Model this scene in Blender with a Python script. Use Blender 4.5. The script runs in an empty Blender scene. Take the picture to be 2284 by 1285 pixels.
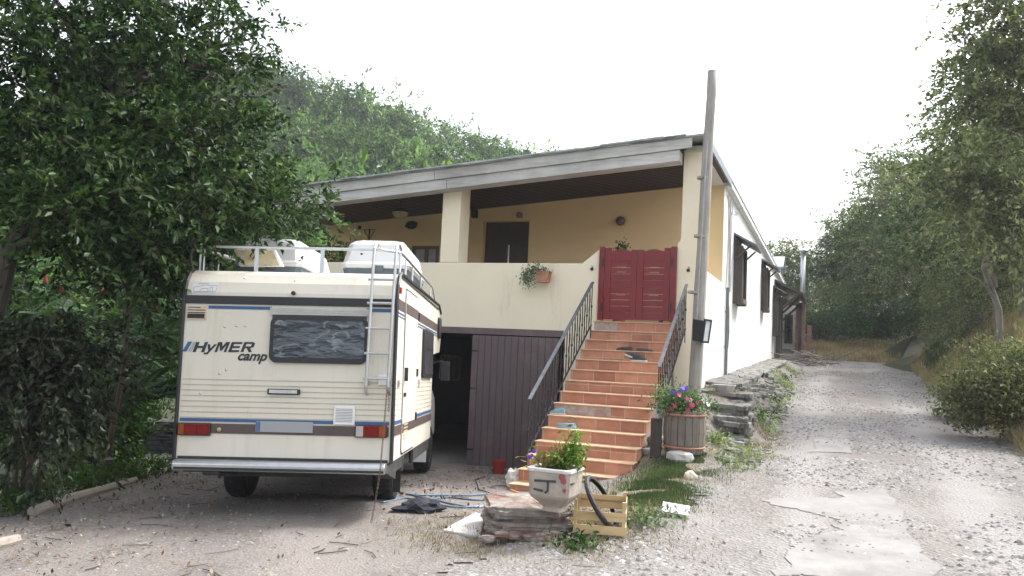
import bpy, bmesh, math, random
import numpy as np
from mathutils import Matrix, Vector
R = math.radians
random.seed(5)
sc = bpy.context.scene
col = sc.collection

# ---------------------------------------------------------------- camera
FPX, CX, CY = 1850.0, 1142.0, 642.5
CAM = Vector((0, 0, 1.65))
PIT, ROL = R(4.3), R(2.6)
Fw = Vector((0, math.cos(PIT), math.sin(PIT)))
U0 = Vector((0, -math.sin(PIT), math.cos(PIT)))
R0 = Vector((1, 0, 0))
Rc = R0*math.cos(ROL) + U0*math.sin(ROL)
Uc = -R0*math.sin(ROL) + U0*math.cos(ROL)
cam = bpy.data.objects.new('camera', bpy.data.cameras.new('camera'))
col.objects.link(cam)
M = Matrix((Rc, Uc, -Fw)).transposed().to_4x4(); M.translation = CAM
cam.matrix_world = M
cam.data.sensor_width = 36; cam.data.lens = FPX/2284*36
cam.data.clip_end = 2000; cam.data.clip_start = 0.05
sc.camera = cam

# ---------------------------------------------------------------- light
SUN_EL, SUN_AZ = 52, 60            # azimuth from +Y towards +X
w = bpy.data.worlds.new('World'); sc.world = w; w.use_nodes = True
nt = w.node_tree; bg = nt.nodes['Background']
sky = nt.nodes.new('ShaderNodeTexSky'); sky.sky_type = 'NISHITA'; sky.sun_disc = False
sky.sun_elevation = R(SUN_EL); sky.sun_rotation = R(SUN_AZ)
sky.dust_density = 4; sky.air_density = 1.2
hs = nt.nodes.new('ShaderNodeHueSaturation'); hs.inputs['Saturation'].default_value = 0.30
nt.links.new(sky.outputs[0], hs.inputs['Color']); nt.links.new(hs.outputs[0], bg.inputs[0])
bg.inputs[1].default_value = 0.15
sl = bpy.data.lights.new('sun', 'SUN'); sl.energy = 1.35; sl.angle = R(12); sl.color = (1, .97, .92)
so = bpy.data.objects.new('sun', sl); col.objects.link(so)
sd = Vector((math.sin(R(SUN_AZ))*math.cos(R(SUN_EL)), math.cos(R(SUN_AZ))*math.cos(R(SUN_EL)), math.sin(R(SUN_EL))))
so.rotation_euler = sd.to_track_quat('Z', 'Y').to_euler()
vs = sc.view_settings
vs.view_transform = 'Standard'; vs.look = 'None'; vs.gamma = 1; vs.exposure = 1.68; vs.use_curve_mapping = False
cy = sc.cycles
cy.max_bounces = 8; cy.diffuse_bounces = 4; cy.transmission_bounces = 4; cy.volume_bounces = 1; cy.transparent_max_bounces = 8

# ---------------------------------------------------------------- measuring helpers
def ray(x, y):
    return Fw + Rc*((x-CX)/FPX) - Uc*((y-CY)/FPX)
def at(x, y, Y):
    d = ray(x, y); return CAM + d*(Y/d.y)
def onz(x, y, z):
    d = ray(x, y); return CAM + d*((z-CAM.z)/d.z)
def onp(Mi, ax, val, x, y):
    """point where the sight line through (x, y) meets the plane axis=val of a local frame"""
    o = Mi @ CAM; d = Mi.to_3x3() @ ray(x, y)
    return o + d*((val-o[ax])/d[ax])
AH = R(21)
HC = Vector((at(1560, 600, 13.2).x, 13.2, 0))
HM = Matrix.Translation(HC) @ Matrix.Rotation(-AH, 4, 'Z'); HI = HM.inverted()
def W(s, t, z=0): return HM @ Vector((s, t, z))
VL = Vector((-2.10, 8.0, -0.02))
VM = Matrix.Translation(VL) @ Matrix.Rotation(R(-0.8), 4, 'Z') @ Matrix.Rotation(R(-2.0), 4, 'X') @ Matrix.Rotation(R(-1.4), 4, 'Y')
VI = VM.inverted()

def sst(a, b, x):
    k = min(1, max(0, (x-a)/(b-a))); return k*k*(3-2*k)
def lerp(a, b, k): return a+(b-a)*k
_rn = [[random.random() for i in range(64)] for j in range(64)]
def vn(x, y):
    xi, yi = math.floor(x), math.floor(y); fx, fy = x-xi, y-yi
    fx = fx*fx*(3-2*fx); fy = fy*fy*(3-2*fy)
    g = lambda a, b: _rn[a % 64][b % 64]
    return (g(xi, yi)*(1-fx)+g(xi+1, yi)*fx)*(1-fy)+(g(xi, yi+1)*(1-fx)+g(xi+1, yi+1)*fx)*fy-.5
def road_z(Y):
    z = -.34+.066*Y
    z = (math.log(1+math.exp(z*9))/9 if -50 < z*9 < 50 else max(0, z)) - .06
    if Y > 34: z = -.34+.066*34-.06+ min(Y-34, 5)*.06
    return z
def H(x, y, fine=True):
    p = HI @ Vector((x, y, 0)); s, t = p.x, p.y
    zr = road_z(y)
    # driveway, sloping down to the garage
    zd = .022*max(-3.5, min(.5, x+2)) - .03
    zd += -.046*max(0, y-8.6) if y < 13 else -.046*4.4 - .085*min(y-13, 1.8)
    if y > 14.8: zd = max(zd, -.42)
    zd = max(zd, -.42)
    k = sst(-1.75, .5, s)
    z = lerp(zd, zr, k)
    # raised ledge along the side wall and beside the stairs
    zb = 1.16+.03*max(0, t)
    zb = max(zb, zr) if t > 12 else zb
    up = sst(-3.4, .3, t)
    lat = lerp(1-sst(.05, .95, s), 1-sst(.5, 1.15, s), sst(-1.6, .4, t))
    if s > -.33: z = lerp(z, max(zb, z), up*lat)
    # bank on the right
    if s > 4.7:
        d = s-4.7-.25*vn(t*.6, 3)
        if d > 0:
            kk = sst(-6, 6, t)
            z += (1.05*d if d < 1.8 else 1.89+.45*(min(d, 6)-1.8))*lerp(.30, 1, kk)*(sst(0, .5, d)*.5+.5)
    # far left side: ground falls a little behind the shrubs, wooded hill beyond
    if x < -5 and y < 40: z -= .10*min(8, -5-x)*sst(-5, -9, x) if False else 0
    hx = sst(34, 120, y)
    if y > 34 and s < 4: 
        z += hx*lerp(3, 20, sst(12, -70, x)) if False else 0
    if y > 34 and s >= -8:
        z += .16*min(y-34, 14)*sst(-8, 3, s)
    if fine: z += .05*vn(x*.9, y*.9)+.02*vn(x*3, y*3)
    return z

# ---------------------------------------------------------------- materials
def nm(name):
    m = bpy.data.materials.new(name); m.use_nodes = True
    return m, m.node_tree, m.node_tree.nodes['Principled BSDF']
def ramp(nt, fac, stops):
    r = nt.nodes.new('ShaderNodeValToRGB')
    e = r.color_ramp.elements
    while len(e) < len(stops): e.new(.5)
    for i, (p, c) in enumerate(stops):
        e[i].position = p; e[i].color = (*c, 1)
    nt.links.new(fac, r.inputs[0]); return r.outputs[0]
def noise(nt, scale, detail=5, rough=.6, stretch=None, coord='Object'):
    tc = nt.nodes.new('ShaderNodeTexCoord'); n = nt.nodes.new('ShaderNodeTexNoise')
    n.inputs['Scale'].default_value = scale; n.inputs['Detail'].default_value = detail; n.inputs['Roughness'].default_value = rough
    if stretch:
        mp = nt.nodes.new('ShaderNodeMapping'); mp.inputs['Scale'].default_value = stretch
        nt.links.new(tc.outputs[coord], mp.inputs[0]); nt.links.new(mp.outputs[0], n.inputs[0])
    else: nt.links.new(tc.outputs[coord], n.inputs[0])
    return n.outputs[0]
def mixc(nt, fac, a, b, mode='MIX'):
    m = nt.nodes.new('ShaderNodeMix'); m.data_type = 'RGBA'; m.blend_type = mode
    for k, v in ((0, fac), (6, a), (7, b)):
        if isinstance(v, (int, float)): m.inputs[k].default_value = v
        elif isinstance(v, tuple): m.inputs[k].default_value = (*v, 1)
        else: nt.links.new(v, m.inputs[k])
    return m.outputs[2]
def bump(nt, b, h, strength=.3, dist=.01):
    n = nt.nodes.new('ShaderNodeBump'); n.inputs['Strength'].default_value = strength; n.inputs['Distance'].default_value = dist
    nt.links.new(h, n.inputs['Height']); nt.links.new(n.outputs[0], b.inputs['Normal'])
def mat(name, c, rough=.7, var=.18, scale=6, bmp=.15, bscale=40, metal=0, stretch=None, dirt=None, spec=.4):
    """plain surface: two octaves of tone variation, optional dirt tint, fine bump"""
    m, nt, b = nm(name)
    lo = tuple(x*(1-var) for x in c); hi = tuple(min(1, x*(1+var*.7)) for x in c)
    cc = ramp(nt, noise(nt, scale, 6, .6, stretch), [(.3, lo), (.7, hi)])
    if dirt:
        f = ramp(nt, noise(nt, scale*.45, 8, .7), [(.50, (0, 0, 0)), (.72, (1, 1, 1))])
        cc = mixc(nt, f, cc, dirt)
    nt.links.new(cc, b.inputs['Base Color'])
    b.inputs['Roughness'].default_value = rough; b.inputs['Metallic'].default_value = metal
    b.inputs['Specular IOR Level'].default_value = spec
    if bmp: bump(nt, b, noise(nt, bscale, 4, .6, stretch), bmp, .004)
    return m
def leafmat(name, cols, trans=.3, rough=.45):
    m, nt, b = nm(name)
    g = nt.nodes.new('ShaderNodeNewGeometry')
    n = len(cols); cc = ramp(nt, g.outputs['Random Per Island'], [(i/max(1, n-1), c) for i, c in enumerate(cols)])
    big = ramp(nt, noise(nt, 1.1, 3), [(.35, (.62, .62, .62)), (.65, (1.25, 1.25, 1.2))])
    cc = mixc(nt, 1.0, cc, big, 'MULTIPLY')
    oi = nt.nodes.new('ShaderNodeObjectInfo'); cc = mixc(nt, 1.0, cc, ramp(nt, oi.outputs['Random'], [(0, (.72, .76, .74)), (.5, (1, 1, .95)), (1, (1.35, 1.25, 1.1))]), 'MULTIPLY')
    nt.links.new(cc, b.inputs['Base Color']); b.inputs['Roughness'].default_value = rough
    b.inputs['Specular IOR Level'].default_value = .14
    tr = nt.nodes.new('ShaderNodeBsdfTranslucent'); nt.links.new(mixc(nt, 1.0, cc, (1.1, 1.3, .6), 'MULTIPLY'), tr.inputs[0])
    mx = nt.nodes.new('ShaderNodeMixShader'); mx.inputs[0].default_value = trans
    nt.links.new(b.outputs[0], mx.inputs[1]); nt.links.new(tr.outputs[0], mx.inputs[2])
    nt.links.new(mx.outputs[0], nt.nodes['Material Output'].inputs[0])
    return m
def wood(name, c, dark=.5, scale=8, axis=0, rough=.8, bmp=.4):
    st = [12, 12, 12]; st[axis] = .8
    m, nt, b = nm(name)
    n = noise(nt, scale*.35, 8, .7, tuple(st))
    cc = ramp(nt, n, [(.25, tuple(x*dark for x in c)), (.5, c), (.8, tuple(min(1, x*1.2) for x in c))])
    k = ramp(nt, noise(nt, 1.2, 4), [(.35, (.75, .75, .75)), (.65, (1.1, 1.1, 1.1))])
    cc = mixc(nt, 1.0, cc, k, 'MULTIPLY')
    nt.links.new(cc, b.inputs['Base Color']); b.inputs['Roughness'].default_value = rough
    bump(nt, b, n, bmp, .006); return m
def glassmat(name, c=(.02, .025, .03), rough=.08):
    m, nt, b = nm(name)
    b.inputs['Roughness'].default_value = rough; b.inputs['Specular IOR Level'].default_value = .8
    cc = ramp(nt, noise(nt, 3, 4), [(.3, tuple(x*.6 for x in c)), (.7, tuple(x*1.5 for x in c))])
    nt.links.new(cc, b.inputs['Base Color']); return m

def plaster(name, c, stain, bs=30, ts=.25):
    m, nt, b = nm(name)
    cc = ramp(nt, noise(nt, 1.4, 7, .65), [(.3, tuple(x*.93 for x in c)), (.7, c)])
    f = ramp(nt, noise(nt, .9, 8, .75, (2.5, 2.5, .5)), [(.56, (0, 0, 0)), (.80, (ts*2, ts*2, ts*2))])
    cc = mixc(nt, f, cc, stain)
    nt.links.new(cc, b.inputs['Base Color']); b.inputs['Roughness'].default_value = .9; b.inputs['Specular IOR Level'].default_value = .15
    bump(nt, b, noise(nt, bs, 6, .7), .35, .008); return m
M_cream = plaster('cream_plaster', (.81, .735, .575), (.46, .39, .29), 30, .38)
M_yellow = plaster('yellow_plaster', (.84, .655, .385), (.64, .50, .30), 20, .15)
M_white = plaster('whitewash', (.80, .80, .785), (.36, .34, .30), 14, .34)
M_fascia = wood('weathered_board', (.50, .495, .48), .62, 5, 0)
M_ceil = wood('dark_ceiling_boards', (.060, .036, .028), .6, 8, 0, .6)
M_dwood = wood('dark_brown_wood', (.060, .042, .034), .6, 8, 2, .55)
M_gdoor = mat('brown_grey_paint', (.115, .085, .090), .65, .14, 3, .2, 30, stretch=(6, 6, .6), dirt=(.16, .13, .12))
M_red = mat('dark_red_paint', (.175, .013, .020), .42, .18, 4, .2, 30, dirt=(.16, .03, .028))
M_roof = mat('roof_sheet', (.36, .39, .41), .6, .25, 5, .3, 30, dirt=(.16, .16, .15))
M_iron = mat('black_iron', (.028, .028, .032), .42, .3, 10, .3, 60, metal=.3)
M_ironrail = mat('worn_grey_iron', (.16, .17, .19), .38, .3, 12, .2, 60, metal=.5)
M_pole = wood('grey_pole_wood', (.33, .305, .28), .5, 7, 2)
M_steel = mat('galvanised_steel', (.55, .56, .57), .35, .2, 20, .05, 60, metal=.85)
M_alu = mat('aluminium', (.50, .51, .52), .32, .1, 12, .05, 60, metal=.9, dirt=(.45, .44, .42))
M_whitep = mat('white_plastic', (.72, .72, .71), .4, .06, 5, .03, 40, dirt=(.58, .57, .54))
M_black = mat('black_rubber', (.018, .018, .019), .6, .3, 12, .2, 60)
M_under = mat('dirty_underbody', (.035, .034, .034), .8, .4, 8, .3, 40)
M_stone = mat('grey_slate_stone', (.30, .285, .26), .9, .35, 4, .8, 18, dirt=(.20, .18, .15))
M_conc = mat('pale_concrete', (.46, .44, .42), .9, .12, 3, .4, 40, dirt=(.36, .34, .32))
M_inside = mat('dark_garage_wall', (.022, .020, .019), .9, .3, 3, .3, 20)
M_bark = wood('brown_bark', (.085, .068, .055), .5, 14, 2)
M_barkb = wood('reddish_bark', (.13, .085, .06), .5, 14, 2)
M_barkg = wood('grey_bark', (.20, .18, .16), .5, 12, 2)
M_glass = glassmat('dark_window_glass')
M_terra = mat('terracotta_pot', (.42, .17, .10), .85, .2, 8, .2, 40, dirt=(.36, .25, .2))

# ---------------------------------------------------------------- mesh builder
class MB:
    def __init__(s): s.v = []; s.f = []
    def add(s, v, f):
        n = len(s.v); s.v += [tuple(p) for p in v]; s.f += [tuple(i+n for i in q) for q in f]; return s
    def bx(s, x0, x1, y0, y1, z0, z1, M=None):
        v = [Vector(p) for p in ((x0,y0,z0),(x1,y0,z0),(x1,y1,z0),(x0,y1,z0),(x0,y0,z1),(x1,y0,z1),(x1,y1,z1),(x0,y1,z1))]
        if M: v = [M @ p for p in v]
        return s.add(v, [(0,3,2,1),(4,5,6,7),(0,1,5,4),(1,2,6,5),(2,3,7,6),(3,0,4,7)])
    def tube(s, pts, r, n=8, cap=True):
        pts = [Vector(p) for p in pts]; m = len(pts)
        rs = [r]*m if isinstance(r, (int, float)) else list(r)
        v = []; f = []; px_ = None
        for i, p in enumerate(pts):
            d = (pts[min(i+1, m-1)]-pts[max(i-1, 0)])
            d = d.normalized() if d.length > 1e-9 else Vector((0, 0, 1))
            if px_ is None: px_ = d.orthogonal().normalized()
            else:
                px_ = px_ - d*px_.dot(d); px_ = px_.normalized() if px_.length > 1e-6 else d.orthogonal().normalized()
            q = d.cross(px_)
            for k in range(n):
                a = 2*math.pi*k/n; v.append(p+(px_*math.cos(a)+q*math.sin(a))*rs[i])
        for i in range(m-1):
            for k in range(n):
                a = i*n+k; b = i*n+(k+1) % n; f.append((a, b, b+n, a+n))
        if cap: f.append(tuple(range(n-1, -1, -1))); f.append(tuple((m-1)*n+k for k in range(n)))
        return s.add(v, f)
    def lathe(s, prof, c=(0, 0, 0), n=20, M=None):
        v = []; f = []
        for r, z in prof:
            for k in range(n):
                a = 2*math.pi*k/n; p = Vector((r*math.cos(a), r*math.sin(a), z))
                v.append((M @ p if M else p)+Vector(c))
        for i in range(len(prof)-1):
            for k in range(n):
                a = i*n+k; b = i*n+(k+1) % n; f.append((a, b, b+n, a+n))
        if prof[0][0] > 1e-4: f.append(tuple(range(n-1, -1, -1)))
        if prof[-1][0] > 1e-4: f.append(tuple((len(prof)-1)*n+k for k in range(n)))
        return s.add(v, f)
    def prism(s, poly, a, b, ax='y'):
        """poly of 2-D points extruded from a to b along an axis (the 2-D axes are the other two in order)"""
        def P(u, w_, k):
            return {'y': (u, k, w_), 'x': (k, u, w_), 'z': (u, w_, k)}[ax]
        n = len(poly); v = [P(*p, a) for p in poly]+[P(*p, b) for p in poly]
        f = [tuple(range(n)), tuple(range(2*n-1, n-1, -1))]+[(i, i+n, (i+1) % n+n, (i+1) % n) for i in range(n)]
        return s.add(v, f)
    def build(s, name, m, parent=None, smooth=False, bevel=0, mats=None, keep=False):
        me = bpy.data.meshes.new(name); me.from_pydata(s.v, [], s.f); me.update()
        bm = bmesh.new(); bm.from_mesh(me); bmesh.ops.remove_doubles(bm, verts=bm.verts, dist=1e-5) if not keep else None
        bmesh.ops.recalc_face_normals(bm, faces=bm.faces)
        bm.to_mesh(me); bm.free()
        if smooth: me.shade_smooth() if hasattr(me, 'shade_smooth') else None
        me.materials.append(m)
        o = bpy.data.objects.new(name, me); col.objects.link(o)
        if parent: o.parent = parent
        if bevel:
            bv = o.modifiers.new('bevel', 'BEVEL'); bv.width = bevel; bv.segments = 2; bv.limit_method = 'ANGLE'
        return o
def each(name, boxes, m, parent, bevel=0):
    for b in boxes: MB().bx(*b).build(name, m, parent, bevel=bevel)
def tag(o, label=None, cat=None, group=None, kind=None):
    if label: o['label'] = label
    if cat: o['category'] = cat
    if group: o['group'] = group
    if kind: o['kind'] = kind
    return o
def thing(name, label, cat, loc=(0, 0, 0), M=None, group=None, rz=0):
    o = bpy.data.objects.new(name, None); col.objects.link(o); o.empty_display_size = .1
    if M is not None: o.matrix_world = M
    else: o.location = loc; o.rotation_euler = (0, 0, rz)
    return tag(o, label, cat, group)
def hthing(name, label, cat, s, t, z, group=None, rz=0):
    return thing(name, label, cat, M=HM @ Matrix.Translation((s, t, z)) @ Matrix.Rotation(rz, 4, 'Z'), group=group)
def copy_tree(o, parent=None):
    c = o.copy(); col.objects.link(c)
    if parent: c.parent = parent
    for ch in list(o.children): copy_tree(ch, c)
    return c
def npmesh(name, v, f, m, parent=None):
    me = bpy.data.meshes.new(name); nv, nf, k = len(v), len(f), f.shape[1]
    me.vertices.add(nv); me.vertices.foreach_set('co', np.asarray(v, dtype=np.float32).ravel())
    me.loops.add(nf*k); me.polygons.add(nf)
    me.loops.foreach_set('vertex_index', np.asarray(f, dtype=np.int32).ravel())
    me.polygons.foreach_set('loop_start', np.arange(0, nf*k, k, dtype=np.int32))
    me.update(calc_edges=True); me.materials.append(m)
    o = bpy.data.objects.new(name, me); col.objects.link(o)
    if parent: o.parent = parent
    return o
rng = np.random.default_rng(7)
def leaves(name, C, size, m, parent=None, up=.5, droop=.3, aspect=.42, fold=.15, bias=None, dirs=None):
    """one small folded leaf (two triangles) at each point of C"""
    n = len(C); C = np.asarray(C, float)
    d = rng.normal(size=(n, 3)); d[:, 2] -= droop*1.2
    if dirs is not None: d = np.array(dirs, float)
    d /= np.linalg.norm(d, axis=1)[:, None]
    nn = rng.normal(size=(n, 3)); nn[:, 2] += up*2
    sd_ = np.cross(d, nn); sd_ /= np.linalg.norm(sd_, axis=1)[:, None]+1e-9
    nn = np.cross(sd_, d)
    L = (size*(.6+.8*rng.random(n)))[:, None]
    mid = C+d*L*.45
    v = np.stack([C, mid+sd_*L*aspect*.5+nn*L*fold, C+d*L, mid-sd_*L*aspect*.5+nn*L*fold], 1).reshape(-1, 3)
    i = np.arange(n)[:, None]*4
    f = np.concatenate([i+np.array([[0, 1, 2]]), i+np.array([[0, 2, 3]])], 1).reshape(-1, 3)
    return npmesh(name, v, f, m, parent)
def blobpts(blobs, n, sub=30, spread=.22, shell=.5):
    """points in clumps through a set of ellipsoids (centre, radii, weight)"""
    w_ = np.array([b[2] for b in blobs], float); w_ /= w_.sum(); out = []; subs = []
    for (c, r, _), k in zip(blobs, w_):
        ns = max(3, int(sub*k*len(blobs))); q = rng.normal(size=(ns, 3)); q /= np.linalg.norm(q, axis=1)[:, None]
        q *= (rng.random(ns)[:, None]**(1/3*(1-shell)+.01))
        cc = np.asarray(c)+q*np.asarray(r); subs.append(cc)
        m_ = int(n*k); ix = rng.integers(0, ns, m_)
        p = cc[ix]+rng.normal(size=(m_, 3))*np.asarray(r)*spread
        out.append(p)
    return np.concatenate(out), subs
def sprays(blobs, n, L, per=22, droop=.5, shell=.4, out=.7):
    """leafy twigs: points strung along short drooping curves that fill the ellipsoids; returns points, directions, twig curves"""
    w_ = np.array([b[2] for b in blobs], float); w_ /= w_.sum(); P = []; D = []; T = []
    for (c, r, _), k in zip(blobs, w_):
        m_ = max(2, int(n*k/per)); q = rng.normal(size=(m_, 3)); q /= np.linalg.norm(q, axis=1)[:, None]
        q *= (rng.random(m_)[:, None]**(1/3*(1-shell)+.01)); st = np.asarray(c)+q*np.asarray(r)*.9
        d = rng.normal(size=(m_, 3))*.6+q*out; d[:, 2] = d[:, 2]*.6+.1; d /= np.linalg.norm(d, axis=1)[:, None]
        Ls = L*(.55+.9*rng.random(m_))
        u = rng.random((m_, per))**.8
        pos = st[:, None, :]+d[:, None, :]*(u*Ls[:, None])[:, :, None]; pos[:, :, 2] -= droop*(u**2)*Ls[:, None]*.6
        pos += rng.normal(size=pos.shape)*L*.045
        dd = d[:, None, :]+rng.normal(size=pos.shape)*.75; dd[:, :, 2] -= droop*.8*u
        P.append(pos.reshape(-1, 3)); D.append(dd.reshape(-1, 3)); T.append((st, d, Ls))
    return np.concatenate(P), np.concatenate(D), T
def twigs_mesh(mb, T, frac, droop, r=.004):
    for st, d, Ls in T:
        for i in range(0, len(st), max(1, int(1/frac))):
            mb.tube([tuple(st[i]+d[i]*Ls[i]*k/3-np.array([0, 0, droop*(k/3)**2*Ls[i]*.6])) for k in range(4)], [r*1.2, r, r*.7, r*.3], 4, False)
def branchy(mb, a, b, r0, r1, wob=.08, n=6, seg=7):
    a, b = Vector(a), Vector(b); L = (b-a).length; pts = []
    for i in range(n+1):
        k = i/n; p = a.lerp(b, k)
        if 0 < i < n: p += Vector((random.gauss(0, 1), random.gauss(0, 1), random.gauss(0, 1)))*wob*L*.35
        p.z += .06*L*math.sin(k*math.pi)
        pts.append(p)
    mb.tube(pts, [lerp(r0, r1, i/n) for i in range(n+1)], seg); return pts

# ================================================================ ground
def grid(name, x0, x1, y0, y1, st, m, dz=0, mask=None, hf=H):
    nx = int((x1-x0)/st)+1; ny = int((y1-y0)/st)+1
    v = []; f = []
    for j in range(ny):
        for i in range(nx):
            x, y = x0+i*st, y0+j*st; v.append((x, y, hf(x, y)+dz))
    for j in range(ny-1):
        for i in range(nx-1):
            if mask and not mask(x0+(i+.5)*st, y0+(j+.5)*st): continue
            a = j*nx+i; f.append((a, a+1, a+nx+1, a+nx))
    return npmesh(name, np.array(v), np.array(f), m)
def ground_material(name, tones, pebble=55, stain=(.2, .17, .15), big=.5, patch=None, bstr=.7, tracks=None):
    m, nt, b = nm(name)
    tc = nt.nodes.new('ShaderNodeTexCoord')
    vo = nt.nodes.new('ShaderNodeTexVoronoi'); vo.inputs['Scale'].default_value = pebble; nt.links.new(tc.outputs['Object'], vo.inputs[0])
    sp = nt.nodes.new('ShaderNodeSeparateColor'); nt.links.new(vo.outputs['Color'], sp.inputs[0])
    peb = ramp(nt, sp.outputs[0], [(0, tones[0]), (.45, tones[1]), (.8, tones[2]), (1, tones[3])])
    fine = ramp(nt, noise(nt, 9, 10, .75), [(.3, tones[1]), (.7, tones[2])])
    cc = mixc(nt, ramp(nt, noise(nt, 2.2, 8, .7), [(.35, (.1, .1, .1)), (.65, (.75, .75, .75))]), fine, peb)
    cc = mixc(nt, ramp(nt, noise(nt, big, 6, .6), [(.45, (0, 0, 0)), (.7, (.65, .65, .65))]), cc, stain)
    if patch:
        tr_ = ramp(nt, noise(nt, .55, 5, .6, (1.6, .7, 1)), [(.42, (0, 0, 0)), (.62, (.75, .75, .75))]); cc = mixc(nt, tr_, cc, patch)
    if tracks:      # two compacted wheel tracks along the road
        mp = nt.nodes.new('ShaderNodeMapping'); mp.inputs['Rotation'].default_value = (0, 0, AH); nt.links.new(tc.outputs['Object'], mp.inputs[0])
        sx = nt.nodes.new('ShaderNodeSeparateXYZ'); nt.links.new(mp.outputs[0], sx.inputs[0])
        def mth(op, a, v):
            q = nt.nodes.new('ShaderNodeMath'); q.operation = op
            nt.links.new(a, q.inputs[0])
            if isinstance(v, (int, float)): q.inputs[1].default_value = v
            else: nt.links.new(v, q.inputs[1])
            return q.outputs[0]
        c0 = (Matrix.Rotation(AH, 3, 'Z') @ HC).x+2.65
        wob = mth('MULTIPLY', noise(nt, .35, 3, .5), .9); d_ = mth('ADD', mth('SUBTRACT', sx.outputs[0], c0+.45), wob)
        f_ = mth('ABSOLUTE', mth('SUBTRACT', mth('ABSOLUTE', d_, 0), .85), 0)
        f_ = mth('ADD', f_, mth('MULTIPLY', noise(nt, 2.5, 8, .75), .55))
        tf = ramp(nt, f_, [(.38, (.85, .85, .85)), (.66, (0, 0, 0))]); cc = mixc(nt, tf, cc, tracks)
    nt.links.new(cc, b.inputs['Base Color']); b.inputs['Roughness'].default_value = .95; b.inputs['Specular IOR Level'].default_value = .1
    ad = nt.nodes.new('ShaderNodeMath'); ad.operation = 'ADD'
    nt.links.new(vo.outputs['Distance'], ad.inputs[0]); nt.links.new(noise(nt, 14, 8, .75), ad.inputs[1])
    bump(nt, b, ad.outputs[0], bstr, .025); return m
M_dirt = ground_material('driveway_dirt', [(.075, .068, .062), (.145, .13, .12), (.205, .187, .175), (.31, .285, .265)], 45, (.115, .10, .09), .5, (.235, .213, .197), .40)
M_gravel = ground_material('grey_gravel', [(.09, .084, .078), (.175, .164, .154), (.245, .232, .220), (.34, .325, .31)], 32, (.20, .17, .15), .4, (.265, .250, .238), .7, (.285, .272, .262))
M_soil = ground_material('dry_grassy_soil', [(.12, .10, .08), (.19, .165, .13), (.27, .24, .19), (.34, .31, .25)], 40, (.13, .125, .075), .6)
M_hill = ground_material('wooded_soil', [(.03, .035, .02), (.05, .055, .03), (.07, .075, .04), (.09, .09, .05)], 3, (.04, .05, .025), .1)
def fine_zone(x, y): return -7.0 < x < 16 and 3.0 < y < 41
tag(grid('ground', -6.95, 16.05, 3.0, 41, .12, M_dirt), kind='structure')
tag(grid('terrain', -130, 130, -30, 260, 2.0, M_hill, -.10, lambda x, y: not (-6 < x < 14.9 and 4 < y < 39.5), lambda x, y: H(x, y, False)), kind='structure')
def in_road(x, y, pad=0):
    p = HI @ Vector((x, y, 0)); e = .22*vn(p.y*.8, 9)+.30*vn(x*5, y*5)+.30*vn(x*13, y*13)
    L = .52+.62*sst(-2.5, -.5, p.y)+e*(.6 if p.y > -1 else 1)
    if p.y < -5.2: L = .52+e-1.1*sst(-5.2, -7.2, p.y)
    return L-pad < p.x < 4.75+.3*vn(p.y*.5, 22) and y > 2.9
tag(grid('gravel_road', -3, 10, 3.0, 13.0, .05, M_gravel, .012, lambda x, y: in_road(x, y)), kind='structure')
tag(grid('gravel_road', -3.0, 17.2, 13.0, 37, .12, M_gravel, .012, lambda x, y: in_road(x, y)), kind='structure')
def in_bank(x, y):
    p = HI @ Vector((x, y, 0)); return p.x > 4.6+.35*vn(p.y*.7, 40) and y > 3
tag(grid('roadside_bank', 0, 19, 3.0, 43, .14, M_soil, .02, in_bank), kind='structure')
def in_verge(x, y):
    p = HI @ Vector((x, y, 0))
    return -.3 < p.x < .62+.3*vn(p.y*.9, 5)+.4*vn(x*6, y*6) and -6.3 < p.y < -1.6
tag(grid('verge', -2, 8, 5, 14, .05, M_soil, .007, in_verge), kind='structure')
# worn smooth concrete patches in the road surface
def patch(name, pts, label=None):
    vs_ = []
    for (x, y) in pts:
        d = ray(x, y); k = 3.0
        while k < 40 and (CAM+d*k).z > H((CAM+d*k).x, (CAM+d*k).y)+.02: k += .03
        vs_.append(CAM+d*k)
    bm = bmesh.new(); c = sum(vs_, Vector())/len(vs_)
    ring = []
    n = len(vs_)
    for i in range(n):
        a, b = vs_[i], vs_[(i+1) % n]
        for k in range(6):
            p = a.lerp(b, k/6); p = p+Vector((vn(p.x*5, p.y*5)+.6*vn(p.x*17, p.y*17), vn(p.y*5, p.x*5+9)+.6*vn(p.y*17, p.x*17), 0))*.22; ring.append(p)
    poly = [(p.x, p.y) for p in ring]
    def inside(x, y):
        r_ = False; j = len(poly)-1
        for i in range(len(poly)):
            xi, yi = poly[i]; xj, yj = poly[j]
            if (yi > y) != (yj > y) and x < (xj-xi)*(y-yi)/(yj-yi)+xi: r_ = not r_
            j = i
        return r_
    xs = [p[0] for p in poly]; ys = [p[1] for p in poly]
    o = grid(name, min(xs), max(xs), min(ys), max(ys), .025, M_patch, .019, inside)
    return tag(o, kind='structure')
M_patch = mat('worn_concrete', (.262, .252, .243), .95, .22, 2.2, .9, 30, dirt=(.17, .158, .148), spec=.1)
patch('concrete_patch', [(1752, 1284), (1755, 1240), (1800, 1200), (1878, 1180), (1872, 1158), (1835, 1150), (1700, 1118), (1760, 1108), (1850, 1110), (1960, 1085), (2010, 1130), (2040, 1200), (2090, 1284)])
patch('concrete_patch', [(1815, 1010), (1830, 965), (1880, 955), (1905, 985), (1895, 1012), (1860, 1006)])

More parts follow.
